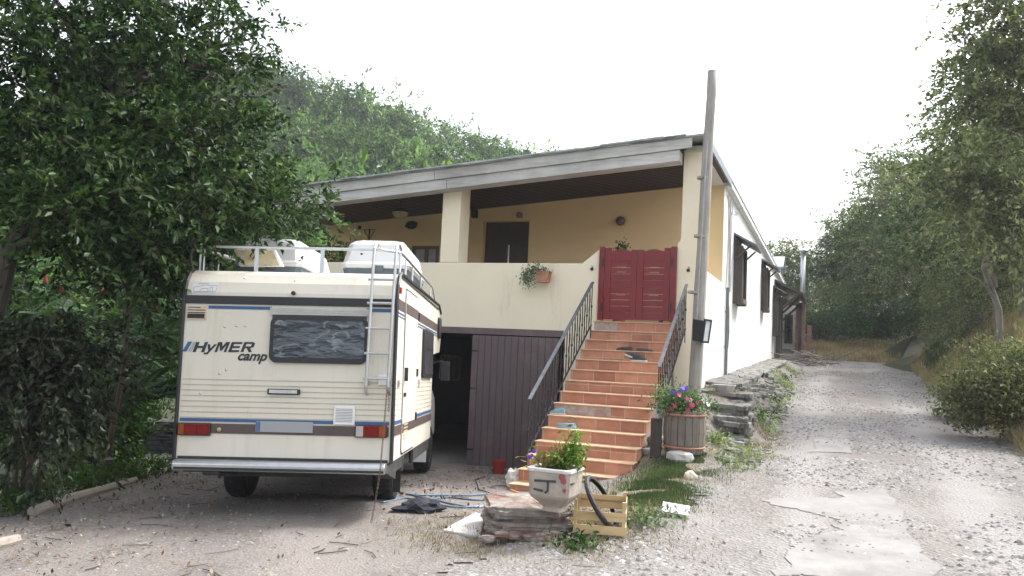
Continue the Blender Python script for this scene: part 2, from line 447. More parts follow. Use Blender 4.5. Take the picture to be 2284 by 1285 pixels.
# ================================================================ house
house = thing('house', 'long low house with cream porch front and whitewashed side wall', 'house', M=HM.copy())
def hp(x, y, t=0): p = onp(HI, 1, t, x, y); return (p.x, p.z)
def sp_(x, y, s=0): p = onp(HI, 0, s, x, y); return (p.y, p.z)
def rz_(s): return 5.20+.083*s      # top of fascia
# front wall, gate gap, garage opening
fw = [(-8.9, -.6), (-5.7, -.6), (-5.7, 1.92), (-2.22, 1.92), (-2.22, -.6), (-1.72, -.6), (-1.72, 2.04), (-1.66, 2.04), (-1.66, 3.40), (-1.95, 3.165), (-8.9, 3.165)]
MB().prism(fw, 0, .24).build('front_wall', M_cream, house, bevel=.012)
rp = [(-.36, 1.0), (.0, 1.0), (.0, 5.06), (-.30, 5.03), (-.31, 3.55), (-.36, 3.50)]
MB().prism(rp, 0, .26).build('porch_pillar', M_cream, house, bevel=.012)
m = MB().bx(-4.61, -4.25, -.004, .42, 3.166, 4.70); o = m.build('porch_pillar', M_cream, house, bevel=.015)
# porch floor and back wall
MB().bx(-8.9, -.28, .245, 2.9, 1.99, 2.2).build('porch_floor', M_terra, house)
def wallgrid(mb, us, zs, holes, pt, a, b):
    """wall with rectangular holes; pt(u, z, k) gives the point, k between faces a and b"""
    us = sorted(set(us+[h[0] for h in holes]+[h[1] for h in holes])); zs = sorted(set(zs+[h[2] for h in holes]+[h[3] for h in holes]))
    def solid(i, j):
        if not (0 <= i < len(us)-1 and 0 <= j < len(zs)-1): return False
        u = (us[i]+us[i+1])/2; z = (zs[j]+zs[j+1])/2
        return not any(h[0] < u < h[1] and h[2] < z < h[3] for h in holes)
    for i in range(len(us)-1):
        for j in range(len(zs)-1):
            if not solid(i, j): continue
            u0, u1, z0, z1 = us[i], us[i+1], zs[j], zs[j+1]
            for k in (a, b): mb.add([pt(u0, z0, k), pt(u1, z0, k), pt(u1, z1, k), pt(u0, z1, k)], [(0, 1, 2, 3)])
            for (di, dj, q) in ((-1, 0, ((u0, z0), (u0, z1))), (1, 0, ((u1, z0), (u1, z1))), (0, -1, ((u0, z0), (u1, z0))), (0, 1, ((u0, z1), (u1, z1)))):
                if not solid(i+di, j+dj):
                    (p, q_) = q; mb.add([pt(*p, a), pt(*q_, a), pt(*q_, b), pt(*p, b)], [(0, 1, 2, 3)])
    return mb
def topz(u, z, base=4.9): return z
TB = 2.9
slp = lambda s, z: min(z, 5.09+.0817*s) 
dl, dz1 = hp(1077, 500, TB); dr, dzt = hp(1181, 492, TB)
wl, wzt = hp(916, 548, TB); wr, _ = hp(980, 548, TB)
mb = MB(); wallgrid(mb, [-8.9, -6, -3, -.26], [1.95, 2.2, 3.4, 6.0], [(dl, dr, 2.2, dzt), (wl, wr, 3.0, wzt)], lambda u, z, k: (u, k, slp(u, z)), TB, TB+.3)
mb.build('porch_back_wall', M_yellow, house)
MB().bx(dl+.02, dr-.002, TB+.16, TB+.20, 2.2, dzt-.002).build('porch_door', M_dwood, house)
MB().bx(dl+.55, dl+.58, TB+.145, TB+.16, 2.3, dzt-.5).build('door_edge', M_steel, house)
wf = MB()
for a, b in ((wl+.001, wl+.07), ((wl+wr)/2-.04, (wl+wr)/2+.04), (wr-.12, wr-.001)): wf.bx(a, b, TB+.08, TB+.15, 3.0, wzt-.001)
wf.bx(wl+.07, wr-.12, TB+.085, TB+.145, wzt-.07, wzt-.002)
wfo = wf.build('porch_window', mat('porch_window_frame', (.17, .13, .11), .6), house)
MB().bx(wl+.07, wr-.12, TB+.115, TB+.125, 3.0, wzt-.07).build('pane', mat('net_curtain_pane', (.34, .36, .38), .3, .3, 5), wfo)
# side wall with porch opening and windows
w1 = (*[sp_(1634, 600)[0], sp_(1651, 600)[0]], sp_(1642, 681)[1], sp_(1640, 556)[1])
w2 = (*[sp_(1702, 640)[0], sp_(1712, 640)[0]], sp_(1706, 690)[1], sp_(1704, 604)[1])
SW = []
mb = MB(); eav = lambda z: min(z, 5.06)
TE = 25.5
wins = [(5.05, 6.05, 3.0, 4.12), (12.9, 13.95, 3.32, 4.50), (18.7, 19.7, 2.75, 4.2), (21.4, 22.3, 2.75, 4.2)]
wallgrid(mb, [.265, 4, 8, 12, 16, 20, TE], [.3, 1.6, 2.6, 6.0], [(.32, 3.05, 3.14, 5.9)]+wins+[(19.95, 20.85, .3, 3.85)], lambda t, z, k: (k, t, eav(z)), 0, -.26)
mb.build('side_wall', M_white, house)
MB().bx(-.262, -.002, 3.035, 3.046, 3.142, 5.05).build('reveal', M_yellow, house)
# dark inside walls of the house body and the far walls
mb = MB().bx(-8.88, -8.62, 3.21, TE, -.6, 4.3)
mb.bx(-8.6, -.27, TE-.26, TE, -.6, 4.3); mb.build('rear_wall', M_white, house)
MB().bx(-.256, .02, -.06, .3, 5.0, 5.08).build('beam_end', M_fascia, house)
# roof, ceiling, fascia
def slab(mb, s0, s1, t0, t1, zoff0, zoff1):
    v = [(s, t, 5.155+.083*s+o) for o in (zoff0, zoff1) for (s, t) in ((s0, t0), (s1, t0), (s1, t1), (s0, t1))]
    mb.add(v, [(0, 3, 2, 1), (4, 5, 6, 7), (0, 1, 5, 4), (1, 2, 6, 5), (2, 3, 7, 6), (3, 0, 4, 7)]); return mb
mb = slab(MB(), -9.3, .13, -.38, 3.1, .004, .035); slab(mb, -9.3, .12, 3.12, TE+.3, .02, .07)
n = 26
for i in range(n):      # slightly uneven sheet edges lying over the fascia
    a = -9.3+9.1*i/n; slab(mb, a, a+9.1/n-.006, -.44-.02*random.random(), -.385, .012+.02*random.random(), .04+.015*random.random())
roof = mb.build('roof', M_roof, house)
slab(MB(), -8.9, .10, .02, 2.88, -.075, -.03).build('porch_ceiling', M_ceil, house)
mbs = MB()
for i in range(22):
    a = .1+i*.125
    if a < 2.8: slab(mbs, -8.6, -.3, a, a+.012, -.086, -.077)
mbs.build('board_joints', M_black, house)
for i, (s0, s1) in enumerate(((-8.25, -4.63), (-4.62, -.12))):
    slab(MB(), s0, s1, -.36, -.325, -.165, 0).build('fascia_board', M_fascia, house)
for s0, s1 in ((-8.35, -4.40), (-4.39, -.32)):
    slab(MB(), s0, s1, -.32, -.005, -.345, -.17).build('front_beam', M_fascia, house)
slab(MB(), .105, .135, -.3, 3.1, -.13, 0).build('side_fascia', mat('bluish_side_board', (.24, .27, .30), .7), house)
mb = MB().bx(-.26, .06, 3.13, TE, 5.062, 5.13); mb.bx(.06, .11, 3.13, TE, 5.08, 5.16)
mb.build('eave', M_white, house)
# garage
MB().bx(-5.85, -2.23, -.035, .0, 1.91, 2.02).build('garage_lintel', M_gdoor, house)
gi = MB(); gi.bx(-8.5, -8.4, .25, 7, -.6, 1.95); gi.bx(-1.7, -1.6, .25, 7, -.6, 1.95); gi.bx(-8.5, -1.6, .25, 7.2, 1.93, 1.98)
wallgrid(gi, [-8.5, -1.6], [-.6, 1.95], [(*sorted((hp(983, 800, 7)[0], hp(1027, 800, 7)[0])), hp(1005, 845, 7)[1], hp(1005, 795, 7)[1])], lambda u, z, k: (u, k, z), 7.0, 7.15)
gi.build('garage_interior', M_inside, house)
a_, b_ = hp(983, 820, 7)[0], hp(1027, 820, 7)[0]; zb_, zt_ = hp(1005, 845, 7)[1], hp(1005, 795, 7)[1]
gw = MB()
for k in range(5): x = lerp(a_, b_, k/4); gw.bx(x-.02, x+.02, 6.97, 7.0, zb_, zt_)
gw.bx(a_, b_, 6.965, 6.998, zb_-.04, zb_); gw.bx(a_, b_, 6.965, 6.998, zt_, zt_+.04)
gw.build('garage_window', M_whitep, house)
# yellow panel standing in for the daylight seen through that window
o = MB().bx(a_-.5, b_+.5, 8.2, 8.25, zb_-.5, zt_+.5).build('daylight_panel', M_yellow, house)
gd = MB(); L0, L1 = -3.87, -2.28
nb = 13
for k in range(nb):
    x = lerp(L0, L1, k/nb); gd.bx(x, x+(L1-L0)/nb-.007, -.05+.002*(k % 2), -.012, -.39, 1.89)
gd.bx(L0+.01, L1-.02, -.03, -.008, -.38, 1.88)
gdo = gd.build('garage_door', M_gdoor, house)
each('hinge', [(L0, L0+.11, -.058, -.052, z, z+.03) for z in (1.6, .95, -.1)], M_iron, gdo)
M_slit = mat('pale_slit', (.45, .30, .2), .8)
# saloon gate
gate = MB(); g0, g1, gz0, gz1 = -1.64, -.36, 2.215, 3.42
gm = (g0+g1)/2
each('gate_post', [(a, b, -.06, .0, gz0, gz1+.02) for a, b in ((g0, g0+.09), (g1-.09, g1))], M_red, house, .006)
for sgn, (a, b) in ((-1, (g0+.10, gm-.004)), (1, (gm+.004, g1-.10))):
    g = MB(); W_ = b-a
    g.bx(a, a+.10, -.045, -.005, gz0+.02, gz1-(.0 if sgn < 0 else .03)); g.bx(b-.10, b, -.045, -.005, gz0+.02, gz1-(.0 if sgn > 0 else .03))
    top = [(a+.10+(W_-.2)*k/10, gz1-.055+.035*math.sin(math.pi*(k/10))**1.5) for k in range(11)]
    g.prism([(a+.10, gz1-.22), (b-.10, gz1-.22)]+top[::-1], -.043, -.008)
    for z in (gz0+.02, gz0+.55): g.bx(a+.10, b-.10, -.043, -.008, z, z+.12)
    def louv(z0, z1):
        n = int((z1-z0)/.085)
        for k in range(n):
            zz = z0+(z1-z0)*k/n; g.bx(a+.10, b-.10, -.032, -.016, zz+.004, zz+(z1-z0)/n-.004)
    louv(gz0+.14, gz0+.55); louv(gz0+.67, gz1-.22)
    lf = g.build('gate_leaf', M_red, house, bevel=.004)
    each('light_slit', [(a+.20, b-.18, -.036, -.0325, z, z+.012) for z in (gz0+.34, gz0+.42, gz0+.80, gz0+.88)], M_slit, lf)
each('hinge', [(x, x+.03, -.066, -.0605, z, z+.14) for x in (g0+.055, g1-.085) for z in (gz0+.15, gz0+.9)], M_iron, house)
# side windows with wooden hoods
M_winw = wood('window_wood', (.095, .078, .068), .6, 8, 2)
M_hood = mat('hood_slate', (.14, .15, .165), .6, .3, 8)
M_shut = wood('shutter_wood', (.30, .24, .19), .6, 8, 2)
for i, (a, b, z0, z1) in enumerate(wins):
    f = MB(); P = .19
    for u0, u1, q0, q1 in ((a-.03, a+.09, z0-.12, z1+.02), (b-.09, b+.03, z0-.12, z1+.02)): f.bx(-.02, P, u0, u1, q0, q1)
    f.bx(-.02, P-.01, a+.09, b-.09, z1-.07, z1+.015); f.bx(-.02, P+.02, a+.09, b-.09, z0-.10, z0+.0)
    f.bx(-.06, P-.03, (a+b)/2-.04, (a+b)/2+.04, z0, z1-.07)
    wo = f.build('window', M_winw, house, bevel=.006)
    MB().bx(-.12, -.10, a, b, z0, z1).build('pane', M_glass, wo)
    MB().bx(.08, .12, a+.10, (a+b)/2-.05, z0+.02, z1-.08).build('shutter', M_shut, wo)
    hd = MB(); e = .16
    hd.add([(-.01, a-e, z1+.26), (-.01, b+e, z1+.26), (.46, b+e+.02, z1-.02), (.46, a-e-.02, z1-.02), (-.01, a-e, z1+.30), (-.01, b+e, z1+.30), (.48, b+e+.02, z1+.02), (.48, a-e-.02, z1+.02)], [(0, 1, 2, 3), (4, 7, 6, 5), (0, 4, 5, 1), (1, 5, 6, 2), (2, 6, 7, 3), (3, 7, 4, 0)])
    hd.build('window_hood', M_hood, wo)
    for u in (a-.10, b+.05):
        br = MB().prism([(.002, u), (.05, u), (.05, u+.05), (.002, u+.05)], z1-.3, z1+.24, 'z'); br.tube([(.04, u+.025, z1-.28), (.36, u+.025, z1+.02)], .022, 5)
        br.build('bracket', M_winw, wo)
# entrance canopy near the far end
ec = MB()
ec.add([(-.01, 19.3, 4.72), (-.01, 24.2, 4.72), (1.05, 24.2, 4.18), (1.05, 19.3, 4.18), (-.01, 19.3, 4.80), (-.01, 24.2, 4.80), (1.08, 24.2, 4.26), (1.08, 19.3, 4.26)], [(0, 1, 2, 3), (4, 7, 6, 5), (0, 4, 5, 1), (1, 5, 6, 2), (2, 6, 7, 3), (3, 7, 4, 0)])
for t in (19.4, 21, 24): ec.tube([(.02, t, 3.4), (.85, t, 4.22)], .05, 6)
ec.bx(.0, .9, 19.36, 19.44, 4.2, 4.3)
eco = ec.build('entrance_canopy', M_winw, house)
each('porch_post', [(.1, .26, 19.2, 19.36, 1.2, 4.16), (.1, .24, 20.9, 21.05, 1.2, 4.2), (.75, .87, 23.9, 24.05, 1.2, 4.2)], M_winw, house)
M_pink = mat('pinkish_brick', (.42, .24, .19), .9, .25, 8, .6, 18, dirt=(.5, .4, .36))
pb = MB()
for k in range(14): pb.bx(.60+.012*(k % 2), 1.02-.01*(k % 3), 24.1, 24.5, 1.6+k*.19, 1.6+k*.19+.183)
for k in range(9): pb.bx(1.08, 1.25+.015*(k % 2), 24.3, 24.6, 1.6+k*.19, 1.6+k*.19+.183)
pb.build('brick_pillar', M_pink, house, bevel=.01)
MB().bx(.01, .72, 24.7, 31, .9, 4.15).build('side_wing', M_white, house)
wg = MB().bx(.14, .22, 24.64, 24.697, 2.5, 3.75).bx(.40, .48, 24.64, 24.697, 2.5, 3.75).bx(.22, .40, 24.64, 24.697, 3.67, 3.75).bx(.22, .40, 24.64, 24.697, 2.5, 2.58)
wgo = wg.build('window', M_winw, house); MB().bx(.22, .40, 24.67, 24.695, 2.58, 3.67).build('pane', M_glass, wgo)
MB().bx(-.16, -.12, 19.95, 20.85, .8, 3.85).build('front_door', M_dwood, house)
MB().bx(.0, .9, 20.0, 23.8, 1.1, 1.98).bx(.9, 1.25, 20.4, 23.4, 1.1, 1.82).build('doorstep', M_stone, house, bevel=.02)
# dormer at the far end of the roof
dm = MB().prism([(23.4, 5.2), (25.2, 5.2), (25.2, 5.7), (24.3, 6.1), (23.4, 5.7)], -1.6, -.05, 'x')
dmo = dm.build('dormer', mat('blue_grey_boards', (.22, .27, .31), .7), house)
MB().prism([(23.2, 5.62), (24.3, 6.16), (25.4, 5.62), (25.4, 5.70), (24.3, 6.26), (23.2, 5.70)], -1.7, .12, 'x').build('dormer_roof', M_roof, dmo)
# utility pipework on the corner
cb = MB()
for k, (t, r) in enumerate(((3.42, .012), (3.62, .009), (3.95, .02), (4.15, .01))):
    pts = [(.035+.012*math.sin(z*2+k), t+.05*math.sin(z*1.7+k*2), z) for z in [3.05+.19*i for i in range(11)]]
    cb.tube(pts, r, 6)
cb.tube([(.03, 3.2, 4.9), (.06, 3.9, 4.6), (.03, 4.6, 4.82), (.03, 5.4, 4.9)], .01, 6)
cb.build('cable_bundle', mat('pale_grey_cable', (.42, .42, .41), .6), house)
cp = MB().tube([(.045, 3.62, 1.32), (.045, 3.62, 3.1)], .033, 10); 
for z in (1.9, 2.6): cp.tube([(.045, 3.62, z), (.045, 3.62, z+.03)], .045, 10)
cp.tube([(.045, 3.9, 2.75), (.05, 3.98, 2.2), (.045, 3.9, 1.9)], .012, 6)
cp.build('conduit', mat('dark_grey_conduit', (.17, .18, .19), .5), house)
q = at(1762, 656, 32.2); lp_ = thing('porch_lamp', 'white faceted lantern hanging under the entrance canopy', 'lamp', loc=q)
MB().lathe([(.0, -.26), (.12, -.24), (.2, 0), (.12, .22), (.0, .25)], n=6).build('shade', M_whitep, lp_)
MB().tube([(0, 0, .24), (0, 0, .5)], .02, 6).tube([(.16, 0, .18), (.16, 0, -.2)], .012, 4).build('frame', M_iron, lp_)
# stove pipe
q = at(1791, 610, 36.5)
fl = hthing('stove_pipe', 'tall galvanised stove pipe with a round cap at the far end of the house', 'chimney', *(HI @ Vector((q.x, q.y, 4.6))))
MB().tube([(0, 0, -1.0), (0, 0, 1.95)], .11, 12).build('pipe', M_steel, fl, smooth=True)
MB().lathe([(.10, 1.95), (.26, 2.02), (.24, 2.06), (.0, 2.16)]).build('cap', M_steel, fl, smooth=True)
MB().tube([(.0, 0, -1.0), (-.3, -.2, -1.5), (-.9, -.6, -1.6)], .11, 10).build('bend', M_steel, fl)

# ================================================================ stairs
RI, RU, SL, SR, Z0 = .158, .25, -1.70, -.32, 2.2
def tilemat(name, tones, grout=(.50, .42, .33)):
    m, nt, b = nm(name)
    tc = nt.nodes.new('ShaderNodeTexCoord'); mp = nt.nodes.new('ShaderNodeMapping'); nt.links.new(tc.outputs['Object'], mp.inputs[0])
    mp.inputs['Rotation'].default_value = (R(90), 0, 0)
    br = nt.nodes.new('ShaderNodeTexBrick'); nt.links.new(mp.outputs[0], br.inputs[0])
    br.inputs['Scale'].default_value = 1; br.inputs['Brick Width'].default_value = .335; br.inputs['Row Height'].default_value = .40
    br.inputs['Mortar Size'].default_value = .004; br.offset = 0; br.inputs['Mortar'].default_value = (*grout, 1)
    br.inputs['Color1'].default_value = (*tones[0], 1); br.inputs['Color2'].default_value = (*tones[1], 1); br.inputs['Bias'].default_value = 0
    k = ramp(nt, noise(nt, 5, 6, .65), [(.3, (.78, .70, .66)), (.7, (1.12, 1.12, 1.1))])
    cc = mixc(nt, 1.0, br.outputs[0], k, 'MULTIPLY')
    f = ramp(nt, noise(nt, 3.3, 8, .75), [(.60, (0, 0, 0)), (.78, (.55, .55, .55))]); cc = mixc(nt, f, cc, (.48, .36, .29))
    nt.links.new(cc, b.inputs['Base Color']); b.inputs['Roughness'].default_value = .5
    bump(nt, b, noise(nt, 25, 4), .15, .004); return m
M_tile = tilemat('terracotta_tile', ((.56, .275, .175), (.37, .155, .10)))
M_nose = mat('pale_nosing', (.62, .42, .27), .55, .2, 9, .1)
M_mortar = mat('bare_mortar', (.40, .34, .31), .95, .3, 10, .9, 22, dirt=(.36, .15, .11))
stairs = thing('staircase', 'outdoor staircase of orange terracotta tiles climbing to the red gate', 'staircase', M=HM.copy())
NS = 15
for k in range(NS):
    z = Z0-RI*k; t0 = -RU*k
    if k >= 12:   # lowest steps splay out towards the left
        xl = SL-.0-(k-11)*.02
    else: xl = SL
    st = MB().bx(xl, SR, t0-.0, t0+RU+(.0 if k else -.01), z-RI, z-.016)
    if k == 0: st = MB().bx(xl, SR-.02, -.002, .235, z-RI, z-.016)
    so_ = st.build('step', M_tile, stairs); 
    nm_ = 'nosing'
    MB().bx(xl-.012, SR+.012 if k else SR-.01, t0-.022, t0+RU-.002, z-.015, z+.001).build('tread', M_nose, so_, bevel=.004)
# bare patches where tiles have come off
MB().bx(SL+.002, SL+.40, -.006, -.001, Z0-RI+.004, Z0-.018).build('bare_patch', M_mortar, stairs)
k = 8; MB().bx(SL+.03, SL+.83, -RU*k-.004, -RU*k+.01, Z0-RI*(k+1)+.004, Z0-RI*k-.018).build('bare_patch', M_mortar, stairs)
core = [(0.0, Z0-RI-.02)]
cpoly = [(.0, Z0-RI-.004)]
for k in range(1, NS): cpoly += [(-RU*k+.0+RU, Z0-RI*k-.017-RI*0-.0), ]
side = [(0, -.6), (0, Z0-.2)]+[(-RU*(k-0), Z0-RI*(k+1)-.02) for k in range(1, NS)]+[(-RU*(NS-1), -.6)]
MB().prism(side, SL+.02, SR-.03, 'x').build('stair_base', M_stone, stairs)
# railings with scrolls
def railing(s, k0, k1, hgt, low=0, spacing=.125):
    zt = lambda t: Z0+t/RU*RI
    ta, tb = -RU*k0, -RU*k1
    r = thing('railing', 'x', 'railing', M=HM.copy())
    hr = MB()
    a = Vector((s, ta+.02, zt(ta)+hgt)); b = Vector((s, tb, zt(tb)+hgt))
    d = (b-a).normalized(); upv = Vector((0, d.z, -d.y)) if d.y < 0 else Vector((0, -d.z, d.y))
    if upv.z < 0: upv = -upv
    v = []
    for p in (a, b):
        for sx, su in ((-.024, -.007), (.024, -.007), (.024, .009), (-.024, .009)): v.append(p+Vector((sx, 0, 0))+upv*su)
    hr.add(v, [(0, 1, 2, 3), (7, 6, 5, 4), (0, 4, 5, 1), (1, 5, 6, 2), (2, 6, 7, 3), (3, 7, 4, 0)])
    hr.build('handrail', M_ironrail, r)
    lo = MB(); v = []
    for p in (a-Vector((0, 0, hgt-.10)), b-Vector((0, 0, hgt-.10))):
        for sx, su in ((-.012, -.006), (.012, -.006), (.012, .006), (-.012, .006)): v.append(p+Vector((sx, 0, 0))+upv*su)
    lo.add(v, [(0, 1, 2, 3), (7, 6, 5, 4), (0, 4, 5, 1), (1, 5, 6, 2), (2, 6, 7, 3), (3, 7, 4, 0)]); lo.build('lower_rail', M_iron, r)
    n = int((ta-tb)/spacing)
    for i in range(n+1):
        t = tb+(ta-tb)*i/n; z = zt(t); m = MB()
        zl = z+.10 if i not in (0, n, n//2) else z-.12
        m.bx(s-.007, s+.007, t-.007, t+.007, zl, z+hgt-.008)
        if i % 2 == 1:   # S scroll
            pts = []; zc = z+hgt*.52; hh = hgt*.30
            for q in range(21):
                u = q/20*2*math.pi; pts.append((s, t+.036*math.sin(u*1.5)*(1 if q < 11 else 1), zc+hh*(q/10-1)))
            m.tube(pts, .006, 5)
            for sg in (-1, 1):
                pts = [(s, t+sg*.03*math.cos(u)*(1-.09*u), zc+sg*(hh*.9)+.03*math.sin(u)*(1-.09*u)) for u in [j*.6 for j in range(11)]]
                m.tube(pts, .006, 5)
        else:
            m.lathe([(.0, -.03), (.014, -.018), (.018, 0), (.014, .018), (0, .03)], (s, t, z+hgt*.5), 8)
        m.build('baluster', M_iron, r)
    return r
ra = railing(SL+.02, 1.1, 12.5, .80); ra['label'] = 'black wrought iron railing on the garage side of the tiled stairs'
rb = railing(SR+.17, 1.2, 9.4, .80); rb['label'] = 'black wrought iron railing between the stairs and the utility pole'
for r_ in (ra, rb): r_['group'] = 'railings of the tiled stairs'

# ================================================================ motorhome
van = thing('motorhome', 'old cream motorhome with brown and blue stripes parked before the garage', 'motorhome', M=VM.copy())
def rp_(x, y, yy=0): p = onp(VI, 1, yy, x, y); return (p.x, p.z)
def vs_(x, y, xx=1.035): p = onp(VI, 0, xx, x, y); return (p.y, p.z)
HW = 1.035; ZB, ZT = .52, 2.37
def vanpaint():
    m, nt, b = nm('aged_cream_paint')
    c = (.64, .60, .515)
    cc = ramp(nt, noise(nt, 2.0, 8, .7), [(.3, tuple(x*.93 for x in c)), (.65, c)])
    g = ramp(nt, noise(nt, 1.3, 10, .75, (6, 6, .7)), [(.52, (0, 0, 0)), (.75, (.45, .45, .45))]); cc = mixc(nt, g, cc, (.46, .38, .27))
    nt.links.new(cc, b.inputs['Base Color']); b.inputs['Roughness'].default_value = .42
    n = noise(nt, 3.5, 3, .5); bump(nt, b, n, .25, .02); return m
M_van = vanpaint()
M_vans = mat('brown_stripe', (.085, .062, .058), .5, .15, 4, 0)
M_vbl = mat('blue_stripe', (.035, .10, .24), .45, .15, 4, 0)
M_vtrim = mat('black_trim', (.022, .023, .026), .45, .2, 8, .1)
prof = [(.0, ZB), (.0, 2.03), (.012, 2.13), (.045, 2.23), (.11, 2.315), (.20, 2.36), (.34, ZT), (4.10, ZT+.03), (4.42, 2.30), (4.60, 2.12), (4.62, 1.95), (4.45, 1.72), (3.55, 1.66), (3.48, ZB)]
body = MB().prism([(a, b) for a, b in prof], -HW, HW, 'x').build('body', M_van, van, bevel=.012)
# lower panel grooves as thin strips, their shade put into the darker colour
rb_ = MB(); zr0 = rp_(640, 850)[1]; zr1 = rp_(640, 935)[1]
nrib = 7
for k in range(nrib+1):
    z = lerp(zr0, zr1, k/nrib); rb_.bx(-HW+.03, HW-.03, -.003, .002, z-.0045, z+.0045); rb_.bx(HW-.001, HW+.003, .03, 3.46, z-.0045, z+.0045)
rb_.build('panel_groove', mat('groove_shadow_line', (.43, .38, .30), .6), body)
def rrect(x0, y0, x1, y1, pr=0, yy=0):
    a = rp_(x0, y0, yy); b = rp_(x1, y1, yy); return min(a[0], b[0]), max(a[0], b[0]), min(a[1], b[1]), max(a[1], b[1])
def rz2(yl, x=640): return rp_(x, yl)[1]
zs1, zs2 = rz2(681), rz2(665); zb1, zb2 = rz2(692), rz2(685)
MB().bx(-HW+.012, HW-.012, -.018, .003, zs1, zs2+.01).build('rear_gutter', M_vtrim, van, bevel=.005)
xw0 = rp_(606, 690)[0]; xw1 = rp_(818, 690)[0]
each('stripe', [(-HW+.24, xw0, -.005, .002, zb1, zb2), (xw1, HW-.03, -.005, .002, zb1, zb2)], M_vbl, van)
zl1, zl2 = rz2(944), rz2(937); zk1, zk2 = rz2(970), rz2(948)
each('stripe', [(-HW+.03, HW-.03, -.0085, .002, zl1, zl2), (HW-.001, HW+.0085, .03, 3.46, zl1, zl2)], M_vbl, van)
each('stripe', [(-HW+.03, HW-.03, -.0085, .002, zk1, zk2), (HW-.001, HW+.0085, .03, 3.46, zk1, zk2)], M_vans, van)
MB().bx(HW-.001, HW+.005, .03, 4.50, zs1-.005, zs2+.03).build('stripe', M_vans, van)
each('stripe', [(HW-.001, HW+.005, .03, 4.45, zs1-.045, zs1-.03), (HW-.001, HW+.005, .03, 4.45, zs1-.075, zs1-.065)], M_vbl, van)
MB().bx(-HW+.03, HW-.03, -.0085, .002, ZB+.002, ZB+.03).build('sill_trim', M_vtrim, van)
# corner trims
for sx in (-1, 1):
    pts = [(sx*(HW+.004), a-.004 if i < 6 else a, b+(.004 if i > 2 else 0)) for i, (a, b) in enumerate(prof[:9])]
    MB().tube(pts, .021, 6).build('corner_trim', M_vtrim, van)
MB().bx(HW-.002, HW+.010, .30, 4.1, 2.33, 2.352).build('roof_trim', M_vtrim, van)
# rear window
def rounded(x0, x1, z0, z1, r, n=5):
    pts = []
    for cx_, cz_, a0 in ((x1-r, z1-r, 0), (x0+r, z1-r, 90), (x0+r, z0+r, 180), (x1-r, z0+r, 270)):
        for k in range(n+1):
            a = R(a0+90*k/n); pts.append((cx_+r*math.cos(a), cz_+r*math.sin(a)))
    return pts
x0, x1, z0, z1 = rrect(606, 706, 819, 813)
MB().bx(x0+.01, x1-.02, -.012, .002, (z0+z1)/2, z1+.055).build('window_surround', M_vans, van)
rw = MB().prism(rounded(x0, x1, z0, z1, .07), -.035, .001).build('rear_window', M_vtrim, van, bevel=.006)
def crinkle():
    m, nt, b = nm('crinkled_film_glass')
    n = noise(nt, 1.15, 4, .55, (1.3, 1, 3.2)); big = noise(nt, 1.7, 3, .5)
    base = ramp(nt, big, [(.38, (.012, .018, .025)), (.62, (.055, .07, .085))])
    glint_ = ramp(nt, n, [(.40, (0, 0, 0)), (.425, (.7, .7, .7)), (.445, (0, 0, 0)), (.52, (0, 0, 0)), (.54, (1, 1, 1)), (.56, (.1, .1, .1)), (.62, (0, 0, 0)), (.635, (.5, .5, .5)), (.66, (0, 0, 0))])  # bright streaks paint the glints of the creased film into the colour
    k = ramp(nt, noise(nt, 3.1, 2, .5), [(.40, (.04, .04, .04)), (.62, (.8, .8, .8))])
    cc = mixc(nt, mixc(nt, 1.0, glint_, k, 'MULTIPLY'), base, (.22, .25, .28))
    nt.links.new(cc, b.inputs['Base Color']); b.inputs['Roughness'].default_value = .14; b.inputs['Specular IOR Level'].default_value = .6
    bump(nt, b, n, .9, .05); return m
MB().prism(rounded(x0+.04, x1-.03, z0+.05, z1-.035, .05), -.038, -.036).build('pane', crinkle(), rw)
ra1 = MB()
for k, yy in enumerate((690, 695, 700)):
    z = rz2(yy, 700); ra1.bx(x0-.01, x1+.01, -.035+.004*k, .001, z-.016, z+.006)
ra1.build('blind_rail', mat('dull_rail', (.42, .42, .41), .4, .15, 10, .05, 50), van)
# corner vent, sticker, plate, lights, handle, louvre
a = rrect(418, 683, 461, 713); v_ = MB().bx(a[0], a[1], -.012, .001, a[2], a[3]).build('air_vent', mat('yellowed_plastic', (.60, .50, .38), .5), van)
vl = MB()
for k in range(5): 
    z = lerp(a[2]+.015, a[3]-.01, k/4); vl.bx(a[0]+.01, a[1]-.012-.05*(k == 4), -.0135, -.012, z-.005, z+.004)
vl.bx(a[0]+.01, a[1]-.02, -.0145, -.0135, a[2]+.02, a[2]+.055); vl.build('slot', M_black, v_)
a = rrect(428, 629, 484, 656); stk = MB().bx(a[0], a[1], -.0045, .03, a[2], a[3])
st_ = MB(); yo = lambda z: onp(VI, 1, 0, 0, 0)
zc = (a[2]+a[3])/2
